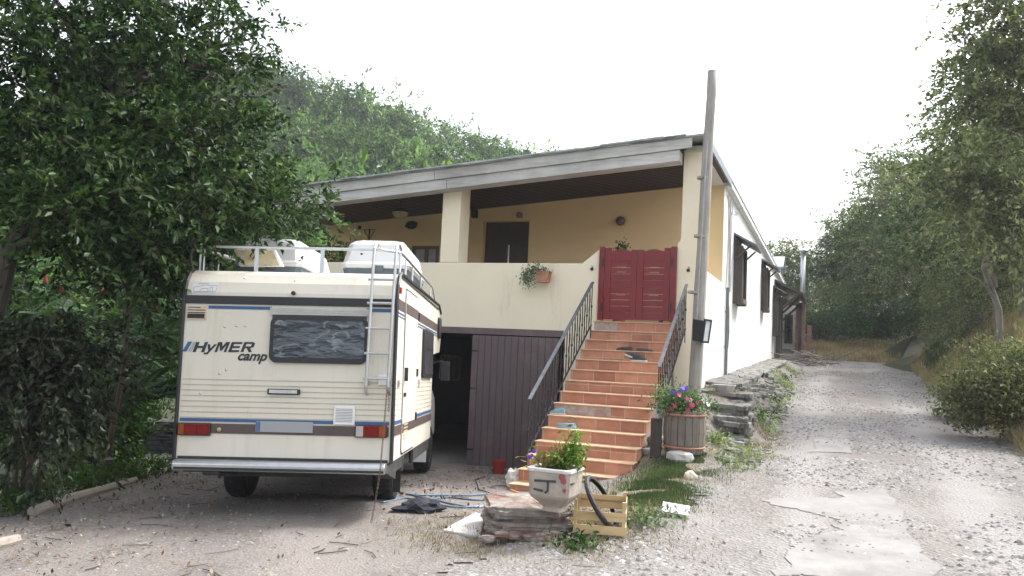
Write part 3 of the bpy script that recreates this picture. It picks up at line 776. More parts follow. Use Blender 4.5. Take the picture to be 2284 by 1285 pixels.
# sticker follows the curve of the rear panel
def ycurve(z):
    for (y0_, z0_), (y1_, z1_) in zip(prof[1:7], prof[2:8]):
        if z0_ <= z <= z1_: return y0_+(y1_-y0_)*(z-z0_)/(z1_-z0_)
    return 0
def decal(mb, pts, off=.002, th=.001):
    """flat outline laid on the rear panel"""
    n = len(pts); v = [(x, ycurve(z)-off-th, z) for x, z in pts]+[(x, ycurve(z)-off, z) for x, z in pts]
    mb.add(v, [tuple(range(n)), tuple(range(2*n-1, n-1, -1))]+[(i, i+n, (i+1) % n+n, (i+1) % n) for i in range(n)])
mb = MB(); n = 4
for k in range(n):
    z0_, z1_ = lerp(a[2], a[3], k/n), lerp(a[2], a[3], (k+1)/n)
    mb.add([(a[0], ycurve(z0_)-.003, z0_), (a[1], ycurve(z0_)-.003, z0_), (a[1], ycurve(z1_)-.003, z1_), (a[0], ycurve(z1_)-.003, z1_)], [(0, 1, 2, 3)])
stk = mb.build('sticker', mat('white_sticker', (.66, .65, .66), .5, .05), van)
def line(mb, pts, w_=.004):
    for p, q in zip(pts[:-1], pts[1:]):
        mb.tube([(p[0], ycurve(p[1])-.004, p[1]), (q[0], ycurve(q[1])-.004, q[1])], w_/2, 4)
ln = MB(); SX = lambda u: a[0]+(a[1]-a[0])*u; SZ = lambda u: a[2]+(a[3]-a[2])*u
line(ln, [(SX(u), SZ(v)) for u, v in ((.06, .55), (.06, .30), (.12, .22), (.90, .22), (.95, .4), (.95, .75), (.45, .80), (.30, .68), (.12, .62), (.06, .55))])
line(ln, [(SX(u), SZ(v)) for u, v in ((.30, .22), (.38, .48), (.62, .48), (.62, .22))])
line(ln, [(SX(u), SZ(v)) for u, v in ((.70, .26), (.70, .62), (.80, .62), (.80, .26))])
line(ln, [(SX(u), SZ(v)) for u, v in ((.05, .10), (.95, .10))]); line(ln, [(SX(u), SZ(v)) for u, v in ((.2, .92), (.6, .92))])
ln.build('sticker_drawing', mat('grey_ink', (.16, .16, .18), .6), stk)
def tail(x0, y0, x1, y1, clear_left):
    a = rrect(x0, y0, x1, y1)
    o = MB().bx(a[0], a[1], -.035, .001, a[2], a[3]).build('tail_light', mat('dark_light_housing', (.05, .02, .02), .4), van, bevel=.006)
    W_ = a[1]-a[0]
    reds = mat('red_lens', (.17, .008, .010), .15, .4, 20, .2, 60); amb = mat('amber_lens', (.26, .06, .01), .15, .2, 20, .2, 60); clr = mat('clear_lens', (.42, .38, .36), .2, .1)
    seg = ((.03, .26, clr), (.27, .75, reds), (.76, .97, amb)) if clear_left else ((.03, .2, amb), (.21, .60, reds), (.61, .97, reds))
    for s0, s1, mm in seg: MB().bx(a[0]+W_*s0, a[0]+W_*s1, -.041, -.036, a[2]+.01, a[3]-.012).build('lens', mm, o, bevel=.003)
tail(400, 942, 470, 972, False); tail(794, 947, 863, 977, True)
c_ = rp_(489, 958); MB().lathe([(.0, .012), (.017, .010), (.022, .0)], (0, 0, 0), 16, Matrix.Translation((c_[0], -.008, c_[1])) @ Matrix.Rotation(R(90), 4, 'X')).build('filler_cap', mat('brass_cap', (.45, .33, .17), .4), van, smooth=True)
a = rrect(598, 867, 670, 881)
hdl = MB().bx(a[0], a[1], -.03, .0, a[2], a[3]).build('grab_handle', M_vtrim, van, bevel=.008)
MB().bx(a[0]+.02, a[1]-.025, -.036, -.031, a[2]+.012, a[3]-.008).build('handle_insert', M_steel, hdl)
a = rrect(746, 905, 791, 948)
lo_ = MB().bx(a[0], a[1], -.022, .0, a[2], a[3]).build('louvre_vent', M_whitep, van, bevel=.004)
ls = MB()
for k in range(9): z = lerp(a[2]+.03, a[3]-.03, k/8); ls.bx(a[0]+.02, a[1]-.02, -.0235, -.0225, z-.003, z+.003)
ls.build('slot', mat('grey_slot', (.25, .25, .26), .6), lo_)
a = rrect(572, 939, 698, 966)
pl = MB().bx(a[0], a[1], -.02, -.005, a[2], a[3]).build('number_plate', mat('plate_grey', (.30, .31, .325), .4, .05), van, bevel=.003)
MB().bx(a[0]+.004, a[0]+.045, -.022, -.0205, a[2]+.004, a[3]-.004).build('plate_band', mat('plate_blue', (.07, .13, .26), .4), pl)
a = rrect(845, 836, 871, 860); MB().bx(a[0], a[1], -.03, 0, a[2], a[3]).build('socket', M_whitep, van, bevel=.004)
a = rp_(655, 661); MB().lathe([(.022, 0), (.02, .02), (0, .03)], (a[0], -.008, a[1]+.03), 12, Matrix.Rotation(R(90), 3, 'X').to_4x4()).build('marker_stud', M_vtrim, van)
# shallow dents in the rear panel, seen as small pale dimples
dn = MB()
for (x, y) in ((501, 729), (528, 727), (547, 727), (490, 833), (505, 825), (540, 619), (447, 877), (700, 607), (655, 625)):
    p = rp_(x, y); yy = ycurve(p[1]); dn.lathe([(.0, .006), (.006, .004), (.014, .0)], (0, 0, 0), 10, Matrix.Translation((p[0], yy-.001, p[1])) @ Matrix.Rotation(R(90), 4, 'X'))
dn.build('dent', M_van, body, smooth=True)
# lettering
M_ink = mat('black_lettering', (.025, .028, .035), .45, .1)
def text(body_, px0, py0, px1, py1, shear, parent, m, bold=.012):
    cu = bpy.data.curves.new('lettering', 'FONT'); cu.body = body_; cu.size = 1; cu.shear = shear; cu.offset = bold; cu.extrude = .0
    t_ = bpy.data.objects.new('lettering', cu); col.objects.link(t_)
    dg = bpy.context.evaluated_depsgraph_get(); me = bpy.data.meshes.new_from_object(t_.evaluated_get(dg))
    bpy.data.objects.remove(t_)
    xs = [v.co.x for v in me.vertices]; ys = [v.co.y for v in me.vertices]
    A = rp_(px0, py1); B = rp_(px1, py0)
    for v in me.vertices:
        u = (v.co.x-min(xs))/(max(xs)-min(xs)); w_ = (v.co.y-min(ys))/(max(ys)-min(ys))
        v.co = (lerp(A[0], B[0], u), -.0045, lerp(A[1], B[1], w_))
    me.materials.clear(); me.materials.append(m)
    o = bpy.data.objects.new('lettering', me); col.objects.link(o); o.parent = parent; return o
def letter(strokes, x0, x1, y0=763, y1=785.5, lean=9.0, parent=None):
    """one italic capital from overlapping bars given in a unit box"""
    mb = MB(); P = lambda u, v: (lerp(x0, x1, u)+lean*(v-.5), lerp(y1, y0, v))
    for n_, st_ in enumerate(strokes): quadpx(mb, [P(*q) for q in st_], .0040+.0004*n_)
    mb.build('lettering', M_ink, van)
def quadpx(mb, pts, th=.0045):
    q = [rp_(*p) for p in pts]; n = len(q)
    mb.add([(x, -th, z) for x, z in q]+[(x, -.001, z) for x, z in q], [tuple(range(n)), tuple(range(2*n-1, n-1, -1))]+[(i, i+n, (i+1) % n+n, (i+1) % n) for i in range(n)])
B = lambda a, b, c, d: [(a, c), (b, c), (b, d), (a, d)]
letter([B(0, .27, 0, 1), B(.73, 1, 0, 1), B(.2, .8, .40, .62)], 434, 460)
letter([[(0, .78), (.28, .78), (.52, .30), (.40, .02)], [(.76, .78), (1.04, .78), (.42, -.22), (.14, -.22)], B(-.02, .34, -.22, -.04)], 461, 481)
letter([B(0, .20, 0, 1), B(.80, 1, 0, 1), [(.10, 1), (.32, 1), (.58, .35), (.44, .10)], [(.68, 1), (.90, 1), (.56, .10), (.42, .35)]], 483, 509)
letter([B(0, .27, 0, 1), B(.2, 1, .80, 1), B(.2, .92, .40, .60), B(.2, 1, 0, .20)], 513, 537)
letter([B(0, .25, 0, 1), B(.2, .82, .82, 1), B(.2, .82, .40, .57), [(.74, .97), (1, .88), (1, .50), (.74, .42)], [(.38, .45), (.68, .45), (1.02, 0), (.72, 0)]], 541, 566)
text('camp', 530, 790, 597, 811, .35, van, M_ink, .03)
b1 = MB(); quadpx(b1, [(420, 762), (429, 762), (416, 784), (407, 784)]); b1.build('logo_bar', M_vbl, van)
b1 = MB(); quadpx(b1, [(432, 762), (439, 762), (427, 784), (419, 784)]); b1.build('logo_bar', mat('grey_lettering', (.36, .37, .40), .5), van)
# bumper
a = rrect(383, 1026, 862, 1060, yy=-.18)
bp = [(-.17, a[2]), (-.18, a[2]+.012), (-.18, a[3]-.03), (-.155, a[3]), (-.02, a[3]), (-.02, a[2])]
bmp_ = MB().prism(bp, a[0], a[1]-.02, 'x').build('bumper', M_alu, van, bevel=.008)
MB().bx(a[0]+.02, a[1]-.03, -.186, -.16, (a[2]+a[3])/2-.034, (a[2]+a[3])/2-.012).build('bumper_strip', M_vtrim, bmp_)
MB().prism([(-.14, a[2]+.01), (-.02, a[2]-.02), (.38, a[2]-.1), (.40, ZB-.005), (-.02, ZB-.005)], HW-.16, HW-.005, 'x').build('side_skirt', M_under, van)
# side skirt aft of the wheels and under body
ub = MB(); ub.bx(-HW+.25, HW-.25, .1, 3.5, .36, ZB-.004); ub.bx(-.45, .45, .6, 4.4, .34, .40)
ub.bx(-HW+.08, HW-.08, .02, .12, .40, ZB-.004); ub.bx(HW-.06, HW-.012, .42, .86, .40, ZB-.004); ub.bx(HW-.06, HW-.012, 1.75, 3.4, .38, ZB-.004)
ub.tube([(-.62, -.12, .42), (-.62, .3, .42)], .03, 8); ub.tube([(-.70, -.14, .41), (-.55, -.14, .41)], .018, 8)
ub.build('underbody', M_under, van)
pn = rp_(492, 1059, -.1); MB().tube([(pn[0], -.12, pn[1]), (pn[0]+.10, -.1, pn[1]+.0), (pn[0]+.14, .1, pn[1]+.05)], .014, 6).lathe([(0, -.012), (.03, -.012), (.03, .012), (0, .012)], (0, 0, 0), 12, Matrix.Translation((pn[0], -.12, pn[1])) @ Matrix.Rotation(R(90), 4, 'Y')).build('tow_pin', M_black, van)
# cab
cab = [(3.47, .45), (3.47, 1.68), (4.5, 1.70), (5.0, 1.25), (5.65, 1.05), (5.8, .85), (5.8, .42)]
MB().prism(cab, -.86, .86, 'x').build('cab', mat('cab_white', (.62, .60, .55), .4), van, bevel=.03)
MB().prism([(3.75, 1.05), (3.75, 1.60), (4.4, 1.60), (4.75, 1.15), (4.75, 1.05)], .858, .866, 'x').build('cab_window', M_glass, van)
mr = MB(); pm = onp(VI, 1, 4.55, 992, 828)
mr.tube([(.86, 4.5, pm.z+.10), (pm.x-.02, 4.55, pm.z+.16)], .012, 6)
mro = mr.build('mirror_arm', M_black, van)
MB().bx(pm.x-.075, pm.x+.075, 4.53, 4.60, pm.z-.15, pm.z+.15).build('mirror', M_vtrim, van, bevel=.02)
# wheels
def wheel(x, y, side):
    Mx = Matrix.Translation((x, y, .325)) @ Matrix.Rotation(R(90), 4, 'Y')
    ty = MB().lathe([(.18, -.10), (.27, -.115), (.31, -.105), (.325, -.08), (.328, 0), (.325, .08), (.31, .105), (.27, .115), (.18, .10)], n=32, M=Mx)
    for k in range(40):
        a = 2*math.pi*k/40
        for sg in (-1, 1): ty.bx(-.004+.324, .333, -.009, .009, sg*.045-.03, sg*.045+.03, Mx @ Matrix.Rotation(a+sg*.05, 4, 'Z'))
    t_ = ty.build('wheel', M_black, van)
    hb = MB().lathe([(.0, .085), (.05, .09), (.06, .06), (.13, .045), (.175, .10), (.19, .104), (.19, -.05), (0, -.05)], n=28, M=Mx @ Matrix.Scale(1 if side > 0 else -1, 4, (0, 0, 1)))
    for k in range(8):
        hb.bx(.07, .16, -.018, .018, .05, .075, Mx @ Matrix.Rotation(2*math.pi*k/8, 4, 'Z'))
    hb.build('hubcap', M_alu, t_)
wheel(-.80, 1.30, -1); wheel(.80, 1.30, 1); wheel(-.83, 4.20, -1); wheel(.86, 4.20, 1)
ar = MB()
for y in (1.30,):
    pts = [(HW-.03, y+.43*math.cos(u), .36+.36*math.sin(u)) for u in [math.pi*k/10 for k in range(11)]]
    ar.tube(pts, .03, 6)
ar.build('wheel_arch', M_under, van)
MB().bx(HW-.10, HW-.02, .85, .87, .14, .40).build('mud_flap', M_black, van)
MB().bx(.70, .95, 3.83, 3.85, .16, .42).build('mud_flap', M_whitep, van)
# side door, window, fittings
def sprism(poly, a, b, name, m, parent, bevel=0): return MB().prism(poly, a, b, 'x').build(name, m, parent, bevel=bevel)
dy0, dy1 = vs_(903, 700)[0], vs_(928, 800)[0]
zt = vs_(905, 642)[1]; zb = ZB+.02
dr_ = sprism(rounded(dy0, dy1, zb, zt, .07), HW-.001, HW+.003, 'door_gap', M_vtrim, van)
dd = sprism(rounded(dy0+.02, dy1-.02, zb+.02, zt-.02, .06), HW+.001, HW+.012, 'entrance_door', M_van, van, .003)
each('stripe', [(HW+.0115, HW+.016, dy0+.03, dy1-.03, zs1-.005, zs2+.03), (HW+.0115, HW+.016, dy0+.03, dy1-.03, zk1, zk2)], M_vans, dd)
MB().bx(HW+.012, HW+.045, dy0+.05, dy0+.10, 1.30, 1.44).build('handle', M_vtrim, dd); MB().bx(HW+.012, HW+.03, dy0+.04, dy0+.12, 1.14, 1.18).build('lock', M_vtrim, dd)
gr = MB()
for k in range(5): gr.bx(HW+.012, HW+.018, dy0+.10, dy0+.40, .70+k*.035, .715+k*.035)
gr.build('grille', mat('yellow_grille', (.5, .42, .25), .5), dd)
each('hinge', [(HW+.01, HW+.03, dy1-.03, dy1+.02, z, z+.09) for z in (.85, 1.35, 2.0)], M_vtrim, dd)
wy0, wy1 = vs_(941, 780)[0], 3.30
wz0, wz1 = vs_(942, 843)[1], vs_(942, 732)[1]
sw = sprism(rounded(wy0, wy1, wz0, wz1, .06), HW-.001, HW+.03, 'side_window', M_vtrim, van, .005)
sprism(rounded(wy0+.05, wy1-.05, wz0+.05, wz1-.05, .04), HW+.031, HW+.034, 'pane', glassmat('side_glass', (.05, .055, .06)), sw)
sw2 = sprism(rounded(4.02, 4.36, 1.92, 2.22, .06), HW-.001, HW+.03, 'side_window', M_vtrim, van, .005)
each('lock_plate', [(HW, HW+.012, .22, .33, 1.24, 1.31), (HW, HW+.02, 1.9, 1.93, 1.22, 1.32)], M_steel, van)
mk = rp_(903, 617); MB().bx(HW+.001, HW+.03, .09, .15, 2.16, 2.22).build('marker_light', mat('red_marker', (.55, .02, .02), .25), van)
# roof rails
rz = 2.60
def RP(x, y, yy=.22): p = onp(VI, 1, yy, x, y); return Vector((p.x, yy, p.z))
rl = RP(455, 552); rr = RP(885, 556)
rz = (rl.z+rr.z)/2
rail = MB().tube([(-HW+.03, 3.6, rz-.12), (-HW+.03, .6, rz), (-HW+.06, .30, rz), (-HW+.2, .22, rz), (0, .22, rz), (HW-.2, .22, rz), (HW-.03, .34, rz-.005), (HW-.02, .8, rz-.01), (HW-.02, 3.3, rz-.03), (HW-.02, 3.75, rz-.20)], .015, 8)
for x in (-HW+.05, -.42, .24):
    w_ = .018 if x < -.9 else .038
    rail.bx(x-w_/2, x+w_/2, .20, .215, ZT-.04, rz)
for y in (.75, 1.3, 2.1, 3.2):
    for sx in (-1, 1): rail.tube([(sx*(HW-.03), y, ZT), (sx*(HW-.03), y, rz-.02)], .012, 6)
for sx in (-1, 1): rail.tube([(sx*(HW-.03), .34, ZT-.02), (sx*(HW-.03), .34, rz)], .012, 6)
rail.tube([(-HW+.05, .45, rz-.02), (-HW+.5, 1.4, rz-.1), (-.3, 3.0, rz-.12)], .02, 8)
rail.build('roof_rail', M_alu, van)
# ladder
ld = MB(); yl = -.09
LT, LB = onp(VI, 1, yl, 833, 590), onp(VI, 1, yl, 816, 862); RT_, RB_ = onp(VI, 1, yl, 882, 592), onp(VI, 1, yl, 865, 862)
for T_, B_ in ((LT, LB), (RT_, RB_)):
    ld.tube([(T_.x, .24, rz), (T_.x, .16, rz+.035), (T_.x, .03, rz+.03), (T_.x, -.05, rz-.03), (T_.x, yl, T_.z), (B_.x, yl, B_.z), (B_.x, yl+.01, B_.z-.05), (B_.x+.0, -.01, B_.z-.075)], .0155, 8)
    ld.bx(B_.x-.03, B_.x+.03, -.03, -.008, B_.z+.02, B_.z+.05)
for y in (623, 676, 732, 788, 844):
    p = onp(VI, 1, yl, 823+(y-623)*-.055, y+0); q = onp(VI, 1, yl, 878+(y-623)*-.055, y+1)
    ld.tube([(p.x-.005, yl-.002, p.z), (q.x+.005, yl-.002, q.z)], .0125, 8)
ld.build('ladder', M_alu, van)
# roof hatch, propped open
def HPt(x, y, yy): p = onp(VI, 1, yy, x, y); return Vector((p.x, yy, p.z))
q = [HPt(533, 594, .62), HPt(632, 594, .62), HPt(614, 557, .78), HPt(520, 555, .78)]
nrm = Vector((0, -.05, .0))
ht = MB().add([p for p in q]+[p-nrm for p in q], [(0, 1, 2, 3), (7, 6, 5, 4), (0, 4, 5, 1), (1, 5, 6, 2), (2, 6, 7, 3), (3, 7, 4, 0)]).build('roof_hatch', M_whitep, van, bevel=.01)
c = sum(q, Vector())/4; qi = [c+(p-c)*.86+Vector((0, -.012, 0)) for p in q]; 
MB().add(qi+[p+Vector((0, .008, 0)) for p in qi], [(0, 1, 2, 3), (7, 6, 5, 4), (0, 4, 5, 1), (1, 5, 6, 2), (2, 6, 7, 3), (3, 7, 4, 0)]).build('hatch_panel', mat('tan_translucent_panel', (.56, .46, .30), .4, .25, 9), ht)
# roof boxes
M_box = mat('white_gel_coat', (.66, .67, .68), .35, .08, 3, .03, 40, dirt=(.50, .50, .50)); M_boxd = mat('box_base_grey', (.10, .13, .155), .5)
def roofbox(xc, label):
    b = thing('roof_box', label, 'roof box', M=VM @ Matrix.Translation((xc, 1.15, ZT+.035)), group='roof boxes on the motorhome')
    w0, w1_, L, h0, hh_ = .38, .28, 1.6, .14, .485
    ss = [(0, w0, h0, .0), (0, w0, h0+.03, .0), (.10, w1_+.05, hh_-.07, .06), (.22, w1_, hh_, .16)]
    lid = MB(); rings = []
    def ring(w_, z, inset, cut=.06):
        y0, y1 = inset, L-inset*1.6
        return [(-w_+cut, y0, z), (w_-cut, y0, z), (w_, y0+cut, z), (w_, y1-cut, z), (w_-cut, y1, z), (-w_+cut, y1, z), (-w_, y1-cut, z), (-w_, y0+cut, z)]
    rs = [ring(w0, h0, 0), ring(w0+.012, h0+.045, -.01), ring(w0-.01, h0+.07, .02), ring(w1_+.045, hh_-.06, .09), ring(w1_, hh_-.015, .16), ring(w1_-.05, hh_, .22)]
    v = [p for r_ in rs for p in r_]; f = []
    for i in range(len(rs)-1):
        for k in range(8): f.append((i*8+k, i*8+(k+1) % 8, (i+1)*8+(k+1) % 8, (i+1)*8+k))
    f.append(tuple(range(7, -1, -1))); f.append(tuple((len(rs)-1)*8+k for k in range(8)))
    lid.add(v, f).build('lid', M_box, b, bevel=.01)
    bs = MB().add([(x*.95, y*.96+.03, z) for z in (.0,) for x, y, _ in ring(w0-.03, 0, 0)]+[(x, y, h0-.002) for x, y, _ in ring(w0-.01, 0, .01)], [tuple(range(7, -1, -1)), tuple(range(8, 16))]+[(k, (k+1) % 8, 8+(k+1) % 8, 8+k) for k in range(8)])
    bs.build('base', M_boxd, b)
    MB().lathe([(0, .008), (.02, .006), (.024, 0)], (0, 0, 0), 14, Matrix.Translation((-.16, .055, h0+.155)) @ Matrix.Rotation(R(78), 4, 'X')).build('lock', M_black, b)
    MB().bx(-.02, .10, -.012, .02, h0-.03, h0+.03).build('catch', M_boxd, b)
    return b
roofbox(-.60, 'white roof box behind the open tan hatch on the motorhome roof'); roofbox(.60, 'white roof box beside the ladder on the motorhome roof')
# chain hanging from the ladder
ch = MB(); A = VM @ Vector((RB_.x, -.12, RB_.z-.02)); B_ = VM @ Vector((RB_.x-.0, -.21, .56)); Cc = onz(846, 1062, 0)
P0 = A; P1 = at(848, 1050, 7.72); P2 = onz(828, 1165, .03)
pts = [P0.lerp(P1, k/45) for k in range(46)]+[P1.lerp(P2, k/14)+Vector((0, 0, -.03*math.sin(k/14*math.pi))) for k in range(1, 15)]
def link(mb, p, q, tw, r=.0028, w_=.0085):
    d = (q-p); L = d.length*1.35; d.normalize(); x = d.orthogonal().normalized(); x.rotate(Matrix.Rotation(tw, 3, d)); c = (p+q)/2
    mb.tube([c+d*(L/2*math.cos(a))*1.0+x*w_*math.sin(a) for a in [2*math.pi*k/8 for k in range(9)]], r, 4, False)
for k in range(len(pts)-1): link(ch, pts[k], pts[k+1], k*R(90))
for k in range(7): link(ch, P0+Vector((.02, 0, -.03*k)), P0+Vector((.025, 0, -.03*(k+1))), k*R(90))
tag(ch.build('chain', mat('rusty_chain', (.13, .085, .06), .7, .3, 30), keep=True), 'rusty chain hanging from the motorhome ladder down to the ground', 'chain')

# ================================================================ pole and its box
pb_, pt_ = at(1545, 900, 12.55), at(1590, 130, 12.55)
pole = thing('utility_pole', 'tall weathered wooden pole standing at the house corner', 'pole', loc=(pb_.x, pb_.y, pb_.z-.4))
n = 14; pm_ = MB().tube([Vector((0, 0, -.2))+(pt_-pb_+Vector((0, 0, .4)))*k/n+Vector((.012*vn(k*.7, 1), .012*vn(k*.7, 8), 0)) for k in range(n+1)], [.102-.03*k/n+.004*vn(k*1.9, 4) for k in range(n+1)], 14)
pm_.build('shaft', M_pole, pole, smooth=True)
qs = at(1573, 380, 12.43)-Vector(pole.location)
sp2 = MB().tube([at(1551, 760, 12.42)-pole.location, at(1560, 600, 12.42)-pole.location, qs, at(1578, 310, 12.42)-pole.location], .012, 6)
sp2.build('cable', mat('pole_cable', (.3, .3, .3), .6), pole)
bd = MB()
for (x, y) in ((1569, 400), (1548, 655), (1562, 530)):
    p = at(x, y, 12.55)-pole.location; bd.tube([p, p+Vector((.002, 0, .035))], .098, 14)
bd.build('band', M_pole, pole)
p = at(1563, 738, 12.42)
fb = thing('floodlight', 'black floodlight with glass front fixed to the wooden pole', 'floodlight', loc=p, rz=R(-35))
MB().prism([(-.09, -.15), (.05, -.16), (.085, .15), (-.09, .17)], -.10, .10, 'y').build('housing', M_black, fb, bevel=.008)
fr = MB()
Mf = Matrix.Translation((.075, 0, 0)) @ Matrix.Rotation(R(7), 4, 'Y')
for q_ in ((0, .03, -.13, .13, .15, .18), (0, .03, -.13, .13, -.18, -.15), (0, .03, -.13, -.10, -.15, .15), (0, .03, .10, .13, -.15, .15)): fr.bx(*q_, Mf)
fr.build('frame', M_black, fb)
MB().bx(.008, .018, -.10, .10, -.15, .15, Mf).build('glass', mat('pale_reflective_glass', (.50, .54, .56), .15, .2, 8), fb)

# ================================================================ small things on the house
def bushlet(name, pts, size, m, parent=None, **k): return leaves(name, pts, size, m, parent, **k)
M_lf_grey = leafmat('grey_green_leaves', [(.12, .17, .09), (.20, .26, .15), (.30, .34, .24)])
M_lf_mid = leafmat('mid_green_leaves', [(.045, .10, .02), (.09, .18, .035), (.16, .26, .07)])
s_, z_ = hp(1214, 618, -.14)
fp = hthing('hanging_planter', 'terracotta trough with a trailing plant hung on the cream wall', 'planter', s_, -.14, z_)
MB().prism([(-.10, -.09), (.07, -.10), (.10, .10), (-.13, .10)], -.09, .10, 'y').build('trough', M_terra, fp, bevel=.008)
pts = rng.normal(size=(240, 3))*[.10, .05, .06]+[-.09, -.04, .10]; pts2 = rng.normal(size=(240, 3))*[.07, .04, .09]+[-.28, -.06, .0]
bushlet('foliage', np.concatenate([pts, pts2]), .055, M_lf_grey, fp)
st_ = MB()
for k in range(14): e = Vector((random.uniform(-.38, .0), random.uniform(-.12, 0), random.uniform(-.15, .24))); branchy(st_, (-.02, 0, .08), e, .004, .002, .1, 4, 4)
st_.build('stem', M_barkg, fp)
# hanging lamp
s_, z_ = hp(893, 476, 1.1)
hl = hthing('hanging_lamp', 'round glass lantern hanging from the dark porch ceiling', 'lamp', s_, 1.1, z_)
MB().lathe([(.0, -.10), (.10, -.085), (.155, -.02), (.16, .02), (.12, .06)], n=20).build('glass_shade', mat('amber_glass', (.36, .32, .20), .15, .3, 12), hl, smooth=True)
MB().lathe([(.175, .02), (.18, .045), (.10, .09), (.03, .12), (.0, .13)], n=20).tube([(0, 0, .12), (0, 0, 5.05+.083*s_-z_-.0)], .008, 6).build('cap', M_black, hl)
def wallthing(name, label, cat, x, y, t, build):
    s, z = hp(x, y, t); o = hthing(name, label, cat, s, t, z); build(o); return o
def b_bracket(o):
    m = MB()
    m.bx(-.015, .015, -.01, 0, -.13, .13)
    m.tube([(-.13, -.03, .10), (.16, -.03, .11), (.02, -.03, -.12), (-.13, -.03, .10)], .01, 5); m.tube([(0, -.03, -.1), (0, -.02, .13)], .01, 5)
    m.build('bracket_frame', M_iron, o)
wallthing('wall_bracket', 'black iron triangular bracket on the yellow porch wall', 'bracket', 824, 523, 2.9, b_bracket)
def b_deco(o):
    m = MB(); 
    for k in range(9):
        a = k*.7; m.lathe([(0, -.04), (.05, -.02), (.05, .02), (0, .04)], (.09*math.cos(a)*(1+.3*(k % 2)), -.05, .06*math.sin(a)), 8)
    m.lathe([(.0, -.02), (.09, 0), (.0, .04)], (0, -.04, 0), 12); m.build('bunch', mat('dark_dried_bunch', (.05, .035, .045), .9), o)
wallthing('dried_bunch', 'dark bunch hung high on the porch wall left of the pillar', 'decoration', 920, 503, 2.9, b_deco)
def b_lamp(r, c=(.06, .04, .045)):
    def f(o):
        MB().bx(-.04, .04, -.03, 0, -.05, .05).build('base', M_iron, o)
        MB().lathe([(0, -r), (r*.7, -r*.75), (r, 0), (r*.7, r*.75), (0, r)], (0, -.02-r, 0), 14).build('shade', mat('dark_shade', c, .5), o, smooth=True)
    return f
wallthing('wall_lamp', 'dark round wall lamp above the red gate on the porch wall', 'lamp', 1387, 495, 2.9, b_lamp(.10, (.13, .08, .07)))
wallthing('wall_lamp', 'small brown wall lamp above the dark porch door', 'lamp', 1161, 481, 2.9, b_lamp(.07, (.22, .14, .11)))
def b_spk(o):
    MB().bx(-.06, .06, -.12, -.0, -.09, .09).build('cabinet', M_black, o, bevel=.01); MB().lathe([(.045, 0), (.04, .01), (.01, .006)], (0, 0, 0), 14, Matrix.Translation((0, -.12, -.01)) @ Matrix.Rotation(R(90), 4, 'X')).build('cone', M_vtrim, o)
wallthing('speaker', 'small black speaker high beside the porch pillar', 'speaker', 1061, 478, 2.9, b_spk)
def b_socket(o): MB().bx(-.04, .04, -.03, 0, -.04, .04).build('plate', M_iron, o, bevel=.005)
wallthing('junction_box', 'small dark junction box under the ceiling at the porch end', 'box', 803, 508, 2.9, b_socket)
for x, y, lb in ((1320, 600, 'small dark iron hook left of the red gate'), (1535, 603, 'small dark iron hook right of the red gate')):
    s, z = hp(x, y, -.01); o = hthing('wall_hook', lb, 'hook', s, -.01, z, group='hooks beside the gate')
    MB().lathe([(.03, 0), (.02, .02), (0, .03)], (0, 0, 0), 10, Matrix.Rotation(R(90), 4, 'X')).tube([(0, -.02, 0), (.03, -.04, .03), (.0, -.05, .05)], .006, 5).build('hook', M_iron, o)
s, z = hp(1386, 549, 1.2); o = hthing('porch_flowerpot', 'small plant showing above the red gate on the porch', 'plant', s, 1.2, 2.2)
MB().lathe([(.10, 0), (.14, .25), (.15, .27), (.12, .25)]).tube([(0, 0, .2), (0, 0, z-2.25)], .01, 6).build('pot', M_terra, o)
bushlet('foliage', rng.normal(size=(90, 3))*[.06, .05, .06]+[0, 0, z-2.2], .07, M_lf_mid, o)
for (x, y, lb, mt) in ((765, 565, 'bushy dark potted plant between the roof boxes at the porch end', M_lf_mid),):
    s, z = hp(x, y, .5); o = hthing('porch_plant', lb, 'plant', s, .5, 2.2)
    MB().lathe([(.15, 0), (.2, .3), (.21, .32), (.16, .3)]).tube([(0, 0, .2), (0, 0, z-2.4)], .015, 6).build('pot', M_terra, o)
    bushlet('foliage', rng.normal(size=(500, 3))*[.22, .12, .16]+[0, 0, z-2.3], .09, mt, o)
    M_fl = mat('pink_petals', (.5, .05, .09), .6)
    bushlet('flower', rng.normal(size=(30, 3))*[.22, .14, .10]+[0, -.05, z-2.35], .06, M_fl, o, aspect=.9)

# ================================================================ objects on the ground
def gz(p, dz=0): return Vector((p.x, p.y, H(p.x, p.y)+dz))
def gpt(x, y, off=0):
    d = ray(x, y); k = 3.0
    while k < 45:
        p = CAM+d*k
        if p.z < H(p.x, p.y)+off: break
        k += .04
    return gz(p, off)
def rock(mb, c, r, seed, n=9, m=6, rough=.25):
    random.seed(seed); v = []; f = []
    ph = [random.uniform(0, 6) for _ in range(4)]
    for j in range(m+1):
        th = math.pi*j/m
        for i in range(n):
            a = 2*math.pi*i/n; k = 1+rough*(math.sin(2*a+ph[0])*.5+math.sin(3*a+2*th+ph[1])*.4+random.uniform(-.5, .5)*.5)
            sq = lambda q: math.copysign(abs(q)**.6, q)
            v.append((c[0]+r[0]*k*sq(math.sin(th))*math.cos(a), c[1]+r[1]*k*sq(math.sin(th))*math.sin(a), c[2]+r[2]*sq(math.cos(th))*(1+rough*.3*random.uniform(-1, 1))))
    for j in range(m):
        for i in range(n): f.append((j*n+i, j*n+(i+1) % n, (j+1)*n+(i+1) % n, (j+1)*n+i))
    mb.add(v, f)
